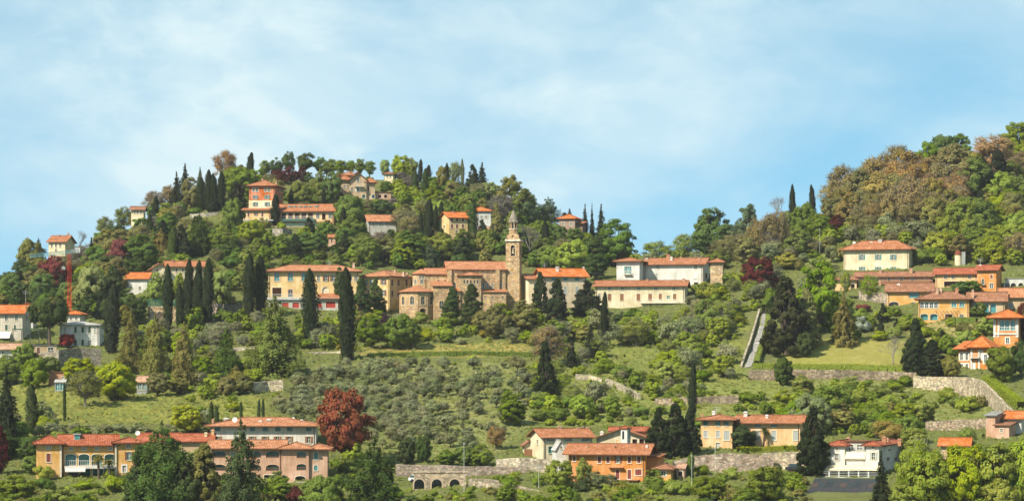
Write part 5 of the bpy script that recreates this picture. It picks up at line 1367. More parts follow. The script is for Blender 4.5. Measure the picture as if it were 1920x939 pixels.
T('great feathery dark yew beside the stairway', 'yew', (.075, .078, .034), (1474, 664, 526, 80))
T('second dark yew right of the great yew', 'yew', 'ol', (1512, 652, 545, 52))
T('large green tree behind the yews', 'dec', 'g', (1532, 628, 494, 92))
T('brown green spruce on the lawn', 'spruce', 'ol', (1582, 648, 548, 60))
T('clipped egg shaped shrub on the lawn', 'ball', 'dg', (1510, 670, 616, 40))
T('clipped oval tree in front of the lawn wall', 'ball', 'dg', (1468, 724, 661, 42))
T('two light slender trees by the peach wing', 'airy', 'lg', (1586, 562, 502, 24), (1630, 566, 510, 42))
T('bare grey tree at the lower corner of the lawn', 'bare', 'gy', (1674, 696, 628, 58))
T('two dark conifers right of the lawn', 'yew', 'dk', (1716, 700, 600, 42), (1748, 706, 640, 46))
T('yellow green shrub left of the white trimmed orange house', 'dec', 'ol', (1783, 712, 662, 36))
T('bright tree in front of the white trimmed orange house', 'dec', 'g', (1876, 718, 638, 58))
T('dark tree at the right edge by the tower house', 'dec', 'dg', (1914, 708, 640, 40))
T('dark red shrub at the right edge', 'dec', 'rd', (1922, 640, 570, 40))
T('small dark red shrub below the peach wing', 'bush', 'rd2', (1618, 586, 568, 28))
T('white blossoming shrub beside the lawn spruce', 'bush', (.42, .42, .36), (1618, 624, 595, 30))
T('silvery green round trees before the orange terrace', 'dec', 'g2', (1800, 552, 524, 36), (1822, 553, 522, 40))
T('round tree before the teal arches', 'dec', 'g', (1834, 596, 568, 34))
T('bright tree below the orange villa hedge', 'dec', 'lg', (1848, 632, 592, 40))
# ---- centre and lower slope
T('broad dark cypress at the top right of the olive slope', 'yew', 'dk', (1022, 750, 644, 36))
T('needle slim cypress above the dark yews', 'cyp', 'dk', (1298, 792, 679, 19))
T('three massive dark yews left of the peach villa', 'yew', 'dk', (1236, 856, 768, 48), (1266, 858, 762, 52), (1294, 852, 770, 36))
T('round green tree right of the olive slope', 'dec', 'g', (962, 798, 732, 56))
T('tan budding tree at the foot of the olive slope', 'airy', 'cop', (930, 842, 793, 40))
T('copper red beech beside the white apartment house', 'dec', 'rr', (644, 872, 716, 96))
T('dark magnolia in front of the peach villa', 'dec', 'dg', (1393, 845, 790, 58))
T('palm with tall trunk in front of the peach villa', 'palm', 'dg', (1431, 844, 797, 22))
T('two palms before the ochre house', 'palm', 'ol', (186, 898, 846, 30), (207, 902, 856, 30))
T('wide pale green tree left of the restaurant', 'dec', 'pale', (1522, 818, 732, 70))
T('leafy green tree behind the pale one', 'dec', 'g', (1560, 800, 712, 76))
T('dark yew left of the white restaurant', 'yew', 'dk', (1524, 892, 768, 52))
T('russet pine above the restaurant roof', 'upine', 'br', (1668, 850, 784, 60))
T('dark pointed spruce in front of the restaurant', 'spruce', 'dk', (1652, 965, 846, 50))
T('olive brown tree on the left meadow', 'airy', 'ol', (160, 764, 688, 66))
T('bright yellow green tree on the left meadow', 'dec', 'yg', (216, 752, 674, 78))
T('yellow green tree behind the olive brown one', 'dec', 'yg', (152, 722, 666, 60))
T('two round green trees at far left', 'dec', 'g', (14, 722, 658, 56), (64, 728, 664, 54))
T('dark tall spruce at the left edge', 'spruce', 'dk', (12, 832, 690, 62))
T('thick dark cypress at the left of the meadow', 'cyp', 'dg', (60, 812, 720, 30))
T('pencil thin cypress in the left meadow', 'cyp', 'dg', (121, 790, 716, 8))
T('round yellow green tree behind the white apartment house', 'dec', 'yg', (352, 816, 754, 62))
T('five thin cypresses behind the white apartment house', 'cyp', 'dg', (396, 796, 752, 11), (407, 796, 758, 10), (452, 792, 752, 8), (485, 792, 748, 8), (493, 792, 747, 8))
T('two grey green shrubs on the meadow edge', 'dec', 'ol', (296, 742, 694, 46), (336, 740, 705, 36))
T('flat pale trees before the pale terrace wall', 'dec', 'ol', (425, 742, 700, 40), (456, 740, 702, 44))
T('broad dark cedar before the pale house', 'lebanon', 'dg', (304, 968, 798, 140))
T('brown green conifer left of the pink apartment house', 'yew', 'ol', (384, 972, 836, 70))
T('tall layered cedar before the pink apartment house', 'cedar', 'dg', (452, 972, 788, 112))
T('spreading cedar left of the three arches', 'cedar', 'dg', (702, 972, 822, 140))
T('round bright green tree before the pink house', 'dec', 'g', (606, 966, 878, 80))
T('small wine red shrub before the pink house', 'bush', 'rd', (556, 950, 910, 32))
T('light green tree beside the copper beech', 'dec', 'lg', (660, 876, 826, 44))
T('two dark bushy trees left above the arches', 'dec', 'dg', (763, 872, 816, 36), (793, 872, 812, 30))
T('three spreading trees above the long wall', 'dec', 'g', (838, 874, 838, 44), (872, 874, 830, 50), (906, 876, 832, 44))
T('dark red tree at the lower left edge', 'dec', 'rd', (-2, 892, 800, 40))
T('two leafy trees in front of the brown spruce house', 'dec', 'g2', (1044, 462, 416, 40), (1078, 466, 424, 36))
T('scarlet maple before the white shuttered house', 'bush', 'red', (127, 652, 620, 30))
T('dark evergreen before the right end of the ochre house', 'yew', 'dg', (262, 966, 840, 56))
T('big shady tree before the join of the two lower houses', 'dec', 'dg', (345, 972, 862, 70))
T('light green tree hiding the foot of the pink house', 'dec', 'g', (530, 940, 892, 44))
T('two leafy trees below far left houses', 'dec', 'g', (46, 690, 640, 44), (96, 704, 664, 44))
T('round green shrubs at the lower left corner', 'dec', 'g', (30, 945, 884, 84), (62, 892, 848, 44))
T('yellow bush under the ochre house', 'bush', 'yg', (85, 900, 868, 40))
T('two bushes before the right end of the ochre house', 'bush', 'lg', (218, 922, 892, 44), (160, 918, 898, 44))
T('two light green trees before the deep orange house', 'dec', 'lg', (1046, 918, 856, 54), (1094, 916, 852, 36))
T('grey olive shrubs before the deep orange house', 'olive', 'og2', (1122, 916, 882, 46), (1146, 918, 888, 34))
T('small green tree before the orange annex', 'dec', 'g', (1224, 918, 878, 42))
T('four bright lower right trees', 'dec', 'lg', (1742, 960, 836, 90), (1808, 964, 824, 96), (1866, 962, 816, 90), (1916, 962, 802, 80))
T('light willowy tree right of the restaurant', 'airy', 'lg', (1724, 930, 812, 60))
T('column of ivy right of the orange annex', 'cyp', 'g', (1293, 896, 848, 20))
T('two leafy trees left of the rubble wall base', 'dec', 'g', (1330, 940, 888, 60), (1430, 945, 868, 70))

# ---- hedges
def hedge(label, pts, h, w, col='g', name='hedge'):
    P = []
    for u, v in pts:
        D = gD(u, v); P.append(Vector(((u - 960) * D / F, D, float(gz(u, D)))))
    o0 = P[0].copy(); mb = MB(); Cn, N = [], []
    for a, b_ in zip(P, P[1:]):
        d = b_ - a; L = d.length; t = d / L; n = Vector((-t.y, t.x, 0)).normalized() * w / 2
        k = max(1, int(L / 2))
        for i in range(k):
            p, q = a + d * (i / k) - o0, a + d * ((i + 1) / k) - o0; up = Vector((0, 0, h * .93)); dn = Vector((0, 0, -.6))
            for f in ([p - n + dn, q - n + dn, q - n + up, p - n + up], [p + n + dn, q + n + dn, q + n + up, p + n + up], [p - n + up, q - n + up, q + n + up, p + n + up]): mb.poly([x - (x - (p + q) / 2 - up / 2) * .12 for x in f])
        m = int(L * (w + 2 * h) * 16)
        for _ in range(m):
            s = random.random(); r = random.random() * (w + 2 * h); c = a + d * s - o0
            if r < h: Cn.append(c - n + Vector((0, 0, r))); N.append(-n.normalized())
            elif r < 2 * h: Cn.append(c + n + Vector((0, 0, r - h))); N.append(n.normalized())
            else: Cn.append(c + n * (2 * (r - 2 * h) / w - 1) + Vector((0, 0, h))); N.append(Vector((0, 0, 1)))
    Cn = np.array([tuple(c) for c in Cn]) + rng.normal(size=(len(Cn), 3)) * .09; N = np.array([tuple(c) for c in N]) + rng.normal(size=(len(N), 3)) * .4
    r = link(name, None); r.location = o0; tag(r, label, 'hedge')
    link('leaves', cards_mesh('hedge_leaves', Cn, N, .17), r, G[col]); mb.build('stems', 'bark', r, tuple(q * .6 for q in G[col]))
hedge('clipped hedge along the right side of the stairway path', [(1418, 688), (1427, 660), (1436, 635), (1440, 610), (1441, 590)], 1.7, 1.2, 'lg')
hedge('long low hedge along the bottom of the lawn', [(1412, 691), (1500, 691), (1600, 692), (1696, 695)], 1.1, 1.2, 'lg')
hedge('clipped bright hedge right of the gatehouse', [(1357, 532), (1386, 532)], 3.0, 1.5, 'yg')
hedge('dark hedge beside the ochre house garden', [(14, 836), (66, 836)], 1.6, 1.2, 'g2')
hedge('hedge on the terrace of the peach villa', [(1384, 847), (1425, 848), (1470, 844), (1508, 844)], 1.0, 1.2, 'yg')
hedge('low hedge below the golden lawn of the church garden', [(690, 672), (760, 670), (840, 668), (930, 668), (1000, 670)], 1.3, 1.6, 'g')
hedge('hedge below the orange villa with teal windows', [(1780, 606), (1832, 606)], 1.5, 1.4, 'g')
hedge('square hedge under the wine red tree', [(1432, 590), (1441, 575), (1442, 560)], 3.2, 1.4, 'g')
hedge('hedge sloping down at the right edge', [(1850, 716), (1880, 740), (1915, 766)], 1.8, 2.0, 'lg')
hedge('low hedge at the foot of the pink apartment house', [(470, 924), (560, 924)], 1.5, 1.4, 'g')

# ---- fill: woods, orchards and thickets, kept clear of the facades
def overlaps(u, v, h, w, D):
    a0, a1, b0 = u - w * .45, u + w * .45, v - h
    for (u0, v0, u1, v1, bD, dep) in RECTS:
        if u0 - 4 < u < u1 + 4 and bD - 1.5 < D < bD + dep + 1.5: return True
        if D < bD and a1 > u0 and a0 < u1 and b0 < v0 + (v1 - v0) * .7 and v > v0: return True
    for (u0, v0, u1, v1, bD) in HAND:
        if D < bD:
            ox = min(a1, u1) - max(a0, u0); oy = min(v, v1) - max(b0, v0)
            if ox > 0 and oy > 0 and ox * oy > .28 * (u1 - u0) * (v1 - v0): return True
    return False
CLEARV = [(1395, 585, 1442, 692), (1540, 650, 1690, 688), (1480, 672, 1690, 690), (120, 738, 330, 792), (690, 648, 1000, 664), (1140, 655, 1230, 668), (560, 660, 640, 672), (1340, 716, 1480, 730)]
def fill(label, group, region, n, mix, hr, wr, sep, tries=14):
    """mix: (kind, colour, weight)"""
    us = [p[0] for p in region]; vs = [p[1] for p in region]; made = 0
    wts = [m[2] for m in mix]
    for _ in range(n * tries):
        if made >= n: break
        u, v = random.uniform(min(us), max(us)), random.uniform(min(vs), max(vs))
        if not inpoly(u, v, region): continue
        kd, cl, _w = random.choices(mix, wts)[0]
        q = random.random() ** 1.35; h = hr[0] * .75 + (hr[1] * 1.15 - hr[0] * .75) * q; w = (wr[0] * .75 + (wr[1] * 1.15 - wr[0] * .75) * q) * random.uniform(.85, 1.15)
        if kd == 'cyp': w *= .3; h *= 1.25
        if kd in ('spruce', 'yew'): w *= .62; h *= 1.15
        if kd == 'bush': h *= .55; w *= .8
        if any(c0 - w * .3 < u < c2 + w * .3 and v > c1 and v - h < c3 for c0, c1, c2, c3 in CLEARV): continue
        D = gD(u, v)
        if overlaps(u, v, h, w, D): continue
        x = (u - 960) * D / F; r = w * D / F * .5
        if any(abs(x - a) < (r + b_) * sep and abs(D - c) < (r + b_) * sep and math.hypot(x - a, D - c) < (r + b_) * sep for a, c, b_ in PLACED): continue
        PLACED.append((x, D, r)); CAND.append((kd, u, v, h, w, cl, D, group)); made += 1
    return made
CAND = []
def LB(where): return dict(dec=f'rounded leafy tree {where}', airy=f'thin leaved budding tree {where}', bush=f'low leafy shrub {where}', cyp=f'dark cypress {where}', spruce=f'dark spruce {where}', yew=f'dark evergreen {where}', cedar=f'layered cedar {where}', olive=f'grey green olive tree {where}', tall=f'slender tree {where}', bare=f'bare tree {where}', upine=f'pine {where}')
random.seed(11)
L1 = [(100, 520), (150, 476), (250, 412), (330, 396), (450, 348), (560, 344), (700, 344), (850, 348), (960, 388), (1040, 432), (1140, 462), (1150, 500), (1000, 510), (940, 494), (780, 506), (680, 500), (500, 494), (300, 500), (180, 560), (100, 560)]
fill(LB('in the wood covering the left hill'), 'trees of the wood on the left hill', L1, 330, [('dec', 'g', 3), ('dec', 'g2', 4), ('dec', 'cg', 3), ('dec', 'dg', 2), ('dec', 'ol', 2), ('airy', 'ol', 2), ('airy', 'gy', 1), ('yew', 'dk', 1.2), ('cyp', 'dk', 1), ('cedar', 'bl', 1.2), ('dec', 'lg', 1.5), ('spruce', 'dk', .6)], (32, 62), (36, 60), .36)
fill(LB('in the wood covering the left hill'), 'trees of the wood on the left hill', L1, 190, [('bush', 'g', 3), ('bush', 'g2', 3), ('bush', 'ol', 2), ('bush', 'lg', 1)], (20, 34), (22, 36), .34)
fill(LB('in the brown wood on the right hill'), 'trees of the brown wood on the right hill', [(1545, 422), (1585, 388), (1700, 348), (1790, 325), (1806, 400), (1796, 432), (1600, 438)], 95, [('airy', 'br', 5), ('dec', 'br', 3), ('airy', 'cop', 2), ('dec', 'ol', 1.5), ('airy', 'ol', 2)], (70, 92), (54, 72), .34)
fill(LB('in the green wood on the right hill'), 'trees of the green wood on the right hill', [(1800, 330), (1925, 290), (1925, 500), (1880, 496), (1800, 470), (1760, 470), (1790, 430)], 60, [('dec', 'g', 4), ('dec', 'lg', 4), ('dec', 'yg', 1.2), ('airy', 'br', 1), ('dec', 'ol', 2), ('yew', 'dk', .5)], (46, 74), (44, 66), .42)
fill(LB('on the saddle between the hills'), 'trees on the saddle between the hills', [(1140, 500), (1200, 494), (1300, 490), (1450, 450), (1540, 428), (1580, 455), (1540, 480), (1400, 505), (1160, 520)], 60, [('dec', 'cg', 3), ('airy', 'ol', 3), ('dec', 'ol', 2), ('olive', 'og', 3), ('airy', 'br', 1), ('dec', 'lg', 1)], (30, 54), (32, 54), .40)
fill(LB('on the grassy shelf above the pale villa'), 'plants on the shelf above the pale villa', [(1440, 470), (1560, 440), (1790, 440), (1760, 490), (1560, 520), (1440, 520)], 90, [('olive', 'og2', 5), ('bush', 'lg', 2), ('bush', 'g', 2), ('dec', 'lg', 1.2), ('dec', 'ol', 1.2), ('airy', 'ol', 1)], (20, 40), (24, 40), .40)
fill(LB('along the foot of the brown wood'), 'shrubs along the foot of the brown wood', [(1550, 436), (1600, 440), (1800, 434), (1800, 446), (1600, 452), (1550, 450)], 40, [('bush', 'g', 3), ('bush', 'ol', 2), ('bush', 'g2', 2)], (34, 48), (30, 44), .34)
fill(LB('right of the pale hipped villa'), 'trees right of the pale hipped villa', [(1722, 455), (1800, 450), (1890, 480), (1890, 500), (1800, 496), (1730, 505)], 24, [('dec', 'lg', 3), ('dec', 'yg', 1), ('dec', 'ol', 1), ('bush', 'g', 2)], (34, 52), (38, 54), .40)
fill(LB('on the far left slope'), 'trees on the far left slope', [(0, 570), (40, 520), (110, 540), (250, 500), (285, 560), (240, 640), (200, 600), (110, 600), (60, 575), (0, 590)], 80, [('dec', 'dg', 3), ('dec', 'g2', 3), ('dec', 'ol', 2), ('yew', 'dk', 1), ('cedar', 'bl', 1), ('bush', 'g', 2)], (30, 54), (32, 52), .40)
fill(LB('in the terraced garden on the left'), 'plants of the terraced garden on the left', [(215, 640), (280, 612), (500, 600), (520, 690), (480, 730), (320, 735), (215, 715)], 130, [('dec', 'g', 2), ('dec', 'lg', 2.5), ('bush', 'g', 3), ('bush', 'lg', 3), ('bush', 'ol', 2), ('airy', 'og', 2), ('cedar', 'ol', .8)], (26, 44), (28, 44), .42)
fill(LB('in the garden below the convent and church'), 'plants of the garden below convent and church', [(500, 600), (640, 595), (740, 605), (850, 610), (960, 600), (1110, 610), (1110, 690), (1000, 650), (760, 655), (560, 660), (500, 650)], 130, [('bush', 'g', 4), ('bush', 'lg', 3), ('dec', 'g', 2), ('dec', 'lg', 2), ('dec', 'ol', 1.5), ('airy', 'og', 1), ('bush', 'gold', .6)], (24, 42), (26, 42), .42)
fill(LB('on the steep olive slope'), 'olive trees on the steep slope', [(510, 775), (560, 720), (600, 690), (700, 678), (800, 680), (820, 740), (800, 830), (760, 850), (690, 840), (560, 790)], 290, [('olive', 'og', 5), ('olive', 'og2', 2)], (18, 31), (20, 32), .42)
fill(LB('scattered over the grassy olive slope'), 'olive trees scattered right of the steep slope', [(800, 680), (990, 690), (1005, 740), (960, 800), (940, 840), (850, 850), (800, 830)], 100, [('olive', 'og', 3), ('olive', 'og2', 4), ('bush', 'og', 2)], (18, 30), (20, 32), .5)
fill(LB('in the orchard below the cream farmhouse'), 'trees of the orchard below the cream farmhouse', [(1110, 600), (1200, 596), (1330, 590), (1400, 590), (1395, 690), (1290, 700), (1110, 690)], 70, [('airy', 'lg', 5), ('airy', 'pale', 2), ('olive', 'og', 2), ('bush', 'lg', 2), ('bush', 'g', 1), ('dec', 'lg', 1)], (26, 52), (30, 54), .40)
fill(LB('on the slope under the orchard'), 'trees on the slope under the orchard', [(1000, 700), (1110, 690), (1400, 700), (1480, 740), (1460, 780), (1390, 760), (1230, 780), (1100, 800), (980, 800)], 130, [('bush', 'lg', 4), ('bush', 'g', 3), ('airy', 'lg', 3), ('dec', 'g', 2), ('dec', 'lg', 2), ('olive', 'og', 2)], (20, 46), (24, 46), .44)
fill(LB('in the garden left of the stairway'), 'plants left of the stairway', [(1290, 560), (1420, 556), (1418, 600), (1300, 600)], 16, [('olive', 'og2', 2), ('bush', 'g', 2), ('bush', 'lg', 2)], (22, 34), (26, 36), .5)
fill(LB('among the gardens on the right slope'), 'plants among the gardens on the right slope', [(1540, 570), (1660, 580), (1720, 606), (1840, 610), (1860, 650), (1800, 700), (1700, 700), (1700, 640), (1560, 640)], 60, [('dec', 'g', 3), ('dec', 'lg', 2), ('bush', 'g', 3), ('bush', 'lg', 3), ('bush', 'ol', 2), ('yew', 'dk', .6)], (26, 44), (28, 44), .42)
fill(LB('in the thicket below the lawn wall'), 'plants of the thicket below the lawn wall', [(1500, 724), (1690, 722), (1860, 752), (1850, 782), (1740, 786), (1720, 830), (1600, 820), (1500, 800), (1420, 780)], 110, [('bush', 'g', 4), ('bush', 'lg', 4), ('dec', 'g', 2), ('dec', 'lg', 2), ('airy', 'lg', 1), ('dec', 'ol', 1)], (28, 50), (30, 50), .42)
fill(LB('in the thicket at the lower right'), 'trees of the thicket at the lower right', [(1700, 830), (1850, 815), (1930, 800), (1930, 975), (1690, 975)], 50, [('dec', 'lg', 5), ('dec', 'g', 3), ('airy', 'lg', 2), ('airy', 'og', 1.5), ('bush', 'g', 2)], (60, 100), (56, 86), .42)
fill(LB('along the bottom of the valley'), 'plants along the bottom of the valley', [(0, 925), (500, 930), (760, 932), (1000, 922), (1240, 918), (1500, 905), (1510, 990), (0, 990)], 170, [('bush', 'g', 5), ('bush', 'lg', 4), ('dec', 'g', 2), ('bush', 'ol', 3), ('dec', 'ol', 1), ('bush', 'dg', 2)], (30, 54), (34, 56), .46)
fill(LB('around the bottom row of houses'), 'plants around the bottom row of houses', [(0, 800), (340, 800), (620, 800), (640, 860), (740, 880), (760, 930), (600, 925), (380, 925), (0, 925)], 60, [('bush', 'g', 3), ('bush', 'g2', 3), ('dec', 'g', 2), ('bush', 'lg', 2), ('olive', 'og', 2), ('dec', 'dg', 1)], (30, 52), (34, 50), .5)
fill(LB('between the orange house and the rubble wall'), 'plants between orange house and rubble wall', [(880, 900), (1060, 890), (1280, 890), (1520, 888), (1520, 925), (880, 930)], 50, [('bush', 'g', 4), ('bush', 'lg', 4), ('dec', 'lg', 1), ('bush', 'ol', 2)], (24, 40), (28, 44), .5)
fill(LB('along the grey olive terrace below the meadow'), 'grey shrubs below the left meadow', [(70, 792), (330, 796), (400, 790), (392, 812), (240, 815), (80, 822)], 40, [('olive', 'og', 4), ('bush', 'og', 3)], (18, 26), (24, 36), .4)
fill(LB('on the bank between meadow and garden'), 'plants between meadow and garden', [(80, 690), (200, 690), (330, 722), (520, 745), (500, 775), (380, 775), (330, 740), (120, 735)], 24, [('bush', 'lg', 3), ('bush', 'g', 3), ('bush', 'ol', 3), ('dec', 'lg', 1)], (22, 36), (28, 40), .55)

fill(LB('on the slope behind the convent'), 'plants on the slope behind the convent', [(280, 510), (390, 500), (500, 488), (700, 490), (770, 500), (690, 512), (500, 515), (470, 560), (400, 590), (392, 530)], 70, [('bush', 'g', 3), ('bush', 'ol', 3), ('bush', 'g2', 2), ('dec', 'cg', 2), ('dec', 'g', 1), ('airy', 'ol', 1)], (20, 38), (24, 42), .36)
fill(LB('on the grassy bank around the stairway'), 'plants on the grassy bank around the stairway', [(1290, 545), (1420, 520), (1560, 520), (1570, 600), (1440, 600), (1400, 640), (1300, 640)], 60, [('bush', 'g', 3), ('bush', 'lg', 3), ('olive', 'og2', 2), ('dec', 'lg', 1), ('airy', 'lg', 2)], (18, 38), (22, 40), .36)
fill(LB('at the foot of the terraces'), 'shrubs at the foot of the terraces', [(400, 905), (760, 905), (900, 918), (1250, 910), (1510, 890), (1530, 960), (400, 970)], 90, [('bush', 'g', 3), ('bush', 'lg', 3), ('bush', 'ol', 2), ('dec', 'g', 1)], (18, 34), (24, 40), .34)
fill(LB('over the open middle slope'), 'low shrubs over the open middle slope', [(520, 610), (1110, 600), (1400, 600), (1470, 740), (1400, 800), (1000, 810), (960, 690), (560, 690)], 130, [('bush', 'lg', 3), ('bush', 'g', 3), ('bush', 'ol', 3), ('bush', 'og', 2), ('airy', 'lg', 1.5)], (12, 30), (14, 34), .36)
# the largest of each kind stand as individuals; what is left is undergrowth that reads as one mass
LIMIT = dict(dec=200, airy=230, bush=285, olive=290)
CAND.sort(key=lambda c: -c[3] * c[4])
cnt = {}; keepc, rest = [], []
for c in CAND:
    cnt[c[0]] = cnt.get(c[0], 0) + 1
    (keepc if cnt[c[0]] <= LIMIT.get(c[0], 300) else rest).append(c)
TONE = dict(g='green', g2='deep green', lg='light green', yg='yellow green', dg='dark green', dk='blackish green', bl='blue green', pale='pale green', ol='olive green', og='silver grey', og2='grey green', br='russet', tan='tan', cop='copper', rd='crimson', gy='grey', cg='mid green', gold='golden')
NOUN = dict(dec='trees', airy='budding trees', bush='shrubs', cyp='cypresses', spruce='spruces', yew='evergreens', cedar='cedars', olive='olive trees', tall='slender trees', bare='bare trees', upine='pines')
SHORT = [(497, 385, 'the orange tower villa'),(585, 400, 'the arcaded hill villa'),(670, 345, 'the gabled hilltop villa'),(718, 415, 'the low tan house'),(855, 420, 'the red shuttered yellow house'),(900, 400, 'the pale grey house'),(1068, 420, 'the brown spruce house'),(112, 460, 'the skyline crane house'),(258, 398, 'the tiny ridge house'),(622, 448, 'the pinkish shed'),(258, 535, 'the low white house'),(330, 510, 'the pale yellow house'),(588, 540, 'the yellow convent'),(725, 535, 'the brown shuttered block'),(850, 550, 'the stone church'),(962, 490, 'the bell tower'),(1058, 540, 'the cream tower side house'),(1180, 505, 'the white villa block'),(1265, 515, 'the white villa wing'),(1200, 555, 'the cream farmhouse'),(1345, 510, 'the small gatehouse'),(1645, 485, 'the pale hipped villa'),(1670, 530, 'the timber gallery wing'),(1797, 488, 'the domed turret'),(1850, 528, 'the narrow orange house'),(1705, 555, 'the orange studio house'),(1770, 580, 'the teal pane villa'),(1888, 620, 'the pointed roof tower'),(1830, 670, 'the white trimmed house'),(20, 610, 'the grey awning house'),(152, 630, 'the white shuttered house'),(130, 540, 'the crane mast'),(113, 725, 'the meadow greenhouse'),(266, 725, 'the grey glazed hut'),(167, 865, 'the ochre loggia house'),(290, 835, 'the white dish house'),(500, 810, 'the white apartment house'),(505, 870, 'the pink apartment house'),(824, 900, 'the three dark arches'),(1062, 835, 'the red gabled farmhouse'),(1173, 820, 'the white bell turret'),(1140, 880, 'the deep orange house'),(1244, 890, 'the orange annex'),(1345, 815, 'the peach villa'),(1450, 815, 'the peach villa wing'),(1600, 860, 'the white restaurant'),(1575, 920, 'the dark glazed canopy'),(1870, 800, 'the pinkish narrow house'),(1788, 850, 'the orange thicket roof'),(1418, 640, 'the stairway path'),(1600, 660, 'the sloping lawn'),(1560, 702, 'the long lawn wall'),(1800, 728, 'the curving rubble wall'),(1418, 515, 'the wine red tree'),(642, 790, 'the copper beech'),(515, 640, 'the spreading cedar'),(1022, 700, 'the broad slope cypress'),(1298, 730, 'the needle slim cypress'),(1133, 600, 'the slim orchard cypress'),(1240, 650, 'the orchard'),(700, 750, 'the olive slope middle'),(800, 700, 'the olive slope top'),(750, 810, 'the olive slope foot'),(900, 740, 'the right olive slope'),(1030, 650, 'the pink brown tree'),(390, 550, 'the five cypresses'),(490, 540, 'the two broad cypresses'),(227, 475, 'the right crimson tree'),(104, 515, 'the left crimson tree'),(374, 440, 'the layered dark cedar'),(396, 355, 'the black cypress clump'),(440, 310, 'the copper orange tree'),(560, 330, 'the three crimson maples'),(790, 340, 'the skyline cypress pair'),(1158, 460, 'the huge round tree'),(1335, 440, 'the large saddle tree'),(1440, 440, 'the russet saddle trees'),(1620, 350, 'the brown wood left'),(1740, 350, 'the brown wood right'),(1860, 290, 'the large russet tree'),(1870, 400, 'the right green wood'),(1568, 420, 'the dark crimson tree'),(220, 710, 'the bright meadow tree'),(60, 765, 'the thick meadow cypress'),(380, 690, 'the golden green cedars'),(1160, 730, 'the sliding stone wall'),(1340, 750, 'the orchard terrace wall'),(1360, 870, 'the tall rubble wall'),(960, 875, 'the weathered long wall'),(1660, 770, 'the russet restaurant pine'),(1535, 830, 'the dark restaurant yew'),(303, 880, 'the broad dark cedar'),(702, 900, 'the spreading arch cedar'),(960, 920, 'the pale ramp wall'),(1100, 930, 'the valley foot left'),(1400, 930, 'the valley foot right'),(60, 925, 'the lower left corner'),(1820, 930, 'the lower right corner')]
def near(u, v):
    best = min(SHORT, key=lambda l: math.hypot((u - l[0]) * .8, v - l[1])); dx, dy = u - best[0], v - best[1]
    rel = ('right of' if dx > 0 else 'left of') if abs(dx) > 1.2 * abs(dy) else ('below' if dy > 0 else 'above')
    return f'{rel} {best[2]}'
bins = {}
for c in keepc: bins.setdefault((TONE[c[5]], NOUN[c[0]], near(c[1], c[2] - c[3] * .5)), []).append(c)
for key in [k for k, L in bins.items() if len(L) > 12]:
    L = sorted(bins.pop(key), key=lambda c: c[2]); m = 3 if len(L) > 22 else 2
    for i in range(m): bins[((('upper', 'middle', 'lower') if m == 3 else ('upper', 'lower'))[i] + ' ' + key[0], key[1], key[2])] = L[len(L) * i // m:len(L) * (i + 1) // m]
random.seed(21)
for (tone, noun, where), L in bins.items():
    L.sort(key=lambda c: c[1])
    for i, (kd, u, v, h, w, cl, D, grp) in enumerate(L):
        sing = noun[:-2] if noun == 'cypresses' else noun[:-1]
        lab = f'{tone} {sing} {where}' if len(L) == 1 else (f'{ORD[i]} from the left of {tone} {noun} {where}' if len(L) <= 12 else f'{tone} {sing} {where}')
        plant(kd, u, v, h, w, cl, lab, CAT[kd], grp, D=D)
V, Tn, NN = [], [], []
rng = np.random.default_rng(3)
for i, (kd, u, v, h, w, cl, D, grp) in enumerate(rest):
    cr, tr, Wd, H, nm = PROTO[kd][i % len(PROTO[kd])]
    A = LEAF[cr.name]; m = min(len(A), 620 if kd == 'bush' else 1100)
    pick = rng.choice(len(A), m, replace=False); A = A[pick]; ce = A.mean(1, keepdims=True)
    A = ce + (A - ce) * math.sqrt(len(LEAF[cr.name]) / m) * .9
    k = D / F; a = rng.uniform(0, 6.28); ca_, sa_ = math.cos(a), math.sin(a); sx = w * k / Wd; sz = h * k / H
    B = np.stack([(A[..., 0] * ca_ - A[..., 1] * sa_) * sx + (u - 960) * k, (A[..., 0] * sa_ + A[..., 1] * ca_) * sx + D, A[..., 2] * sz + float(gz(u, D)) - .1], -1)
    nn = NRM[cr.name][pick]; NN.append(np.repeat(np.stack([nn[:, 0] * ca_ - nn[:, 1] * sa_, nn[:, 0] * sa_ + nn[:, 1] * ca_, nn[:, 2]], 1), 5, 0))
    V.append(B); Tn.append(np.tile(np.array([*(np.array(G[cl]) * rng.uniform(.85, 1.15)), 1.0]), (m * 5, 1)))
V = np.concatenate(V); n = len(V)
me = bpy.data.meshes.new('undergrowth')
me.vertices.add(n * 5); me.vertices.foreach_set('co', V.ravel()); me.loops.add(n * 5); me.loops.foreach_set('vertex_index', np.arange(n * 5, dtype=np.int32))
me.polygons.add(n); me.polygons.foreach_set('loop_start', np.arange(0, n * 5, 5, dtype=np.int32)); me.update(); me.validate()
na = me.attributes.new('custom_normal', 'FLOAT_VECTOR', 'POINT'); na.data.foreach_set('vector', np.concatenate(NN).ravel())
ta = me.color_attributes.new('tint', 'FLOAT_COLOR', 'POINT'); ta.data.foreach_set('color', np.concatenate(Tn).ravel())
me.materials.append(M['foliage_mixed'])
tag(link('undergrowth', me), 'mass of undergrowth and smaller trees filling the wooded slopes', None, None, 'stuff')
print('individuals', len(keepc), 'merged', len(rest), n)

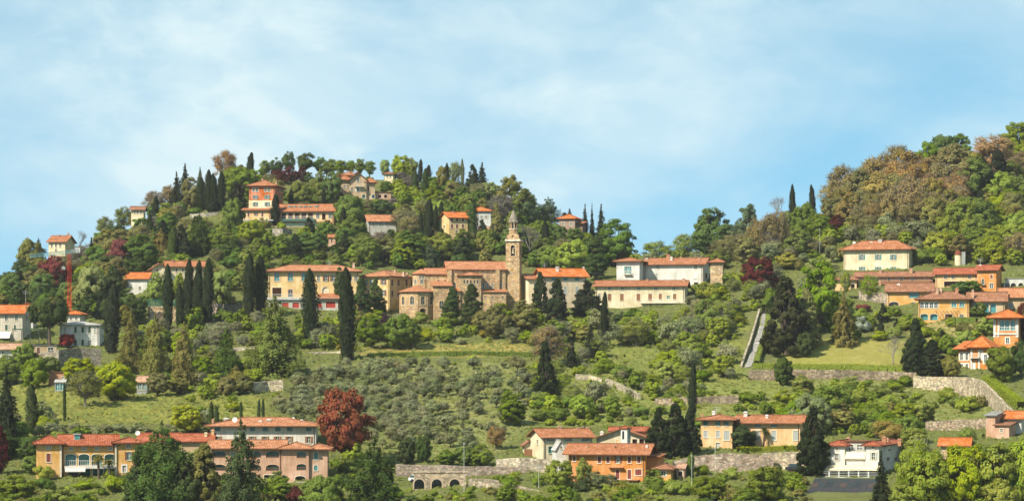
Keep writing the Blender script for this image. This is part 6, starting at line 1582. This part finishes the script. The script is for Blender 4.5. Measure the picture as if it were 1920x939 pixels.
# ---- rough herbs and grass tufts all over the slope (uncountable)
rng = np.random.default_rng(5)
n = 150000
u = rng.uniform(-20, 1940, n); D = rng.uniform(470, 940, n)
z = gz(u, D); x = (u - 960) * D / F
vv = VH - (z - CZ) * F / D
lawn = np.array([any(c0 < a < c2 and c1 < b_ < c3 for c0, c1, c2, c3 in ((1440, 630, 1700, 692), (1395, 580, 1442, 695), (1500, 880, 1660, 945))) for a, b_ in zip(u, vv)])
keep = ~lawn & (vv < 970)
Pn = np.stack([x, D, z + .12], 1)[keep]; k = len(Pn)
up = np.tile([0, 0, 1.0], (k, 1)) + rng.normal(size=(k, 3)) * .35
o = link('ground_cover', cards_mesh('ground_cover', Pn, np.tile([-.2, -.6, .9], (k, 1)) + rng.normal(size=(k, 3)) * .5, rng.uniform(.45, 1, k) ** 3 * .62 + .08, .6, up, soft=np.tile([-.15, -.35, .9], (k, 1)) + rng.normal(size=(k, 3)) * .15), None, (.165, .185, .048))
tag(o, 'rough grass tufts and herbs all over the hillside', None, None, 'stuff')

# ---- poles, wires
def pole(label, u, vb, vt, r=.05, name='utility_pole', cat='pole', col=(.42, .42, .40), arm=False):
    D = gD(u, vb); a = wp(u, vb, D); t = wp(u, vt, D); h = t.z - a.z
    rt = link(name, None); rt.location = a; tag(rt, label, cat)
    p = MB(); p.tube((0, 0, -1), (0, 0, h), r, r * .7, 8); p.build('shaft', 'paint', rt, col)
    p = MB(); p.box((-.7 if arm else -.14, -.06, h - .35), (.7 if arm else .14, .06, h - .22)); p.build('crossarm', 'paint', rt, col)
    return t
a = pole('pale pole standing above the three arches', 870, 922, 829)
b2 = pole('pale pole left of the deep orange house', 1010, 916, 872, arm=True)
c2 = pole('white pole right of the orange annex', 1297, 926, 851)
d2 = pole('thin pole in front of the tall rubble wall', 1280 + 61, 892, 838)
e2 = pole('slim white mast above the olive shelf on the right hill', 1537, 480, 428)
f2 = pole('tall thin mast among trees beside the orange tower block', 596, 372, 336)
def wire(label, p, q, sag):
    mb = MB(); o0 = p.copy(); prev = p
    for i in range(1, 13):
        f = i / 12; r = p.lerp(q, f) - Vector((0, 0, sag * 4 * f * (1 - f))); mb.tube(prev - o0, r - o0, .022, .022, 4); prev = r
    o = mb.build('overhead_wire', 'paint', None, (.3, .3, .3)); o.location = o0; tag(o, label, 'wire')
wire('overhead wire from the pale arch pole to the orange house pole', a, b2, 1.0)
wire('overhead wire from the annex pole to the rubble wall mast', c2, d2, .6)
wire('overhead wire crossing in front of the white villa', wp(1103, 511, 770), wp(1332, 503, 790), 1.2)


# ---- thin spring haze over the valley
hb = MB(); hb.box((-700, -60, -40), (700, 1400, 175)); hm = bpy.data.materials.new('haze'); hm.use_nodes = True; ht = hm.node_tree; ht.nodes.clear()
pv = nd(ht, 'ShaderNodeVolumePrincipled'); pv.inputs['Color'].default_value = (.96, .98, 1, 1); pv.inputs['Density'].default_value = .00004
ht.links.new(pv.outputs[0], nd(ht, 'ShaderNodeOutputMaterial').inputs['Volume']); M['haze'] = hm
tag(hb.build('haze', 'haze'), 'thin pale haze in the air over the valley', None, None, 'stuff')
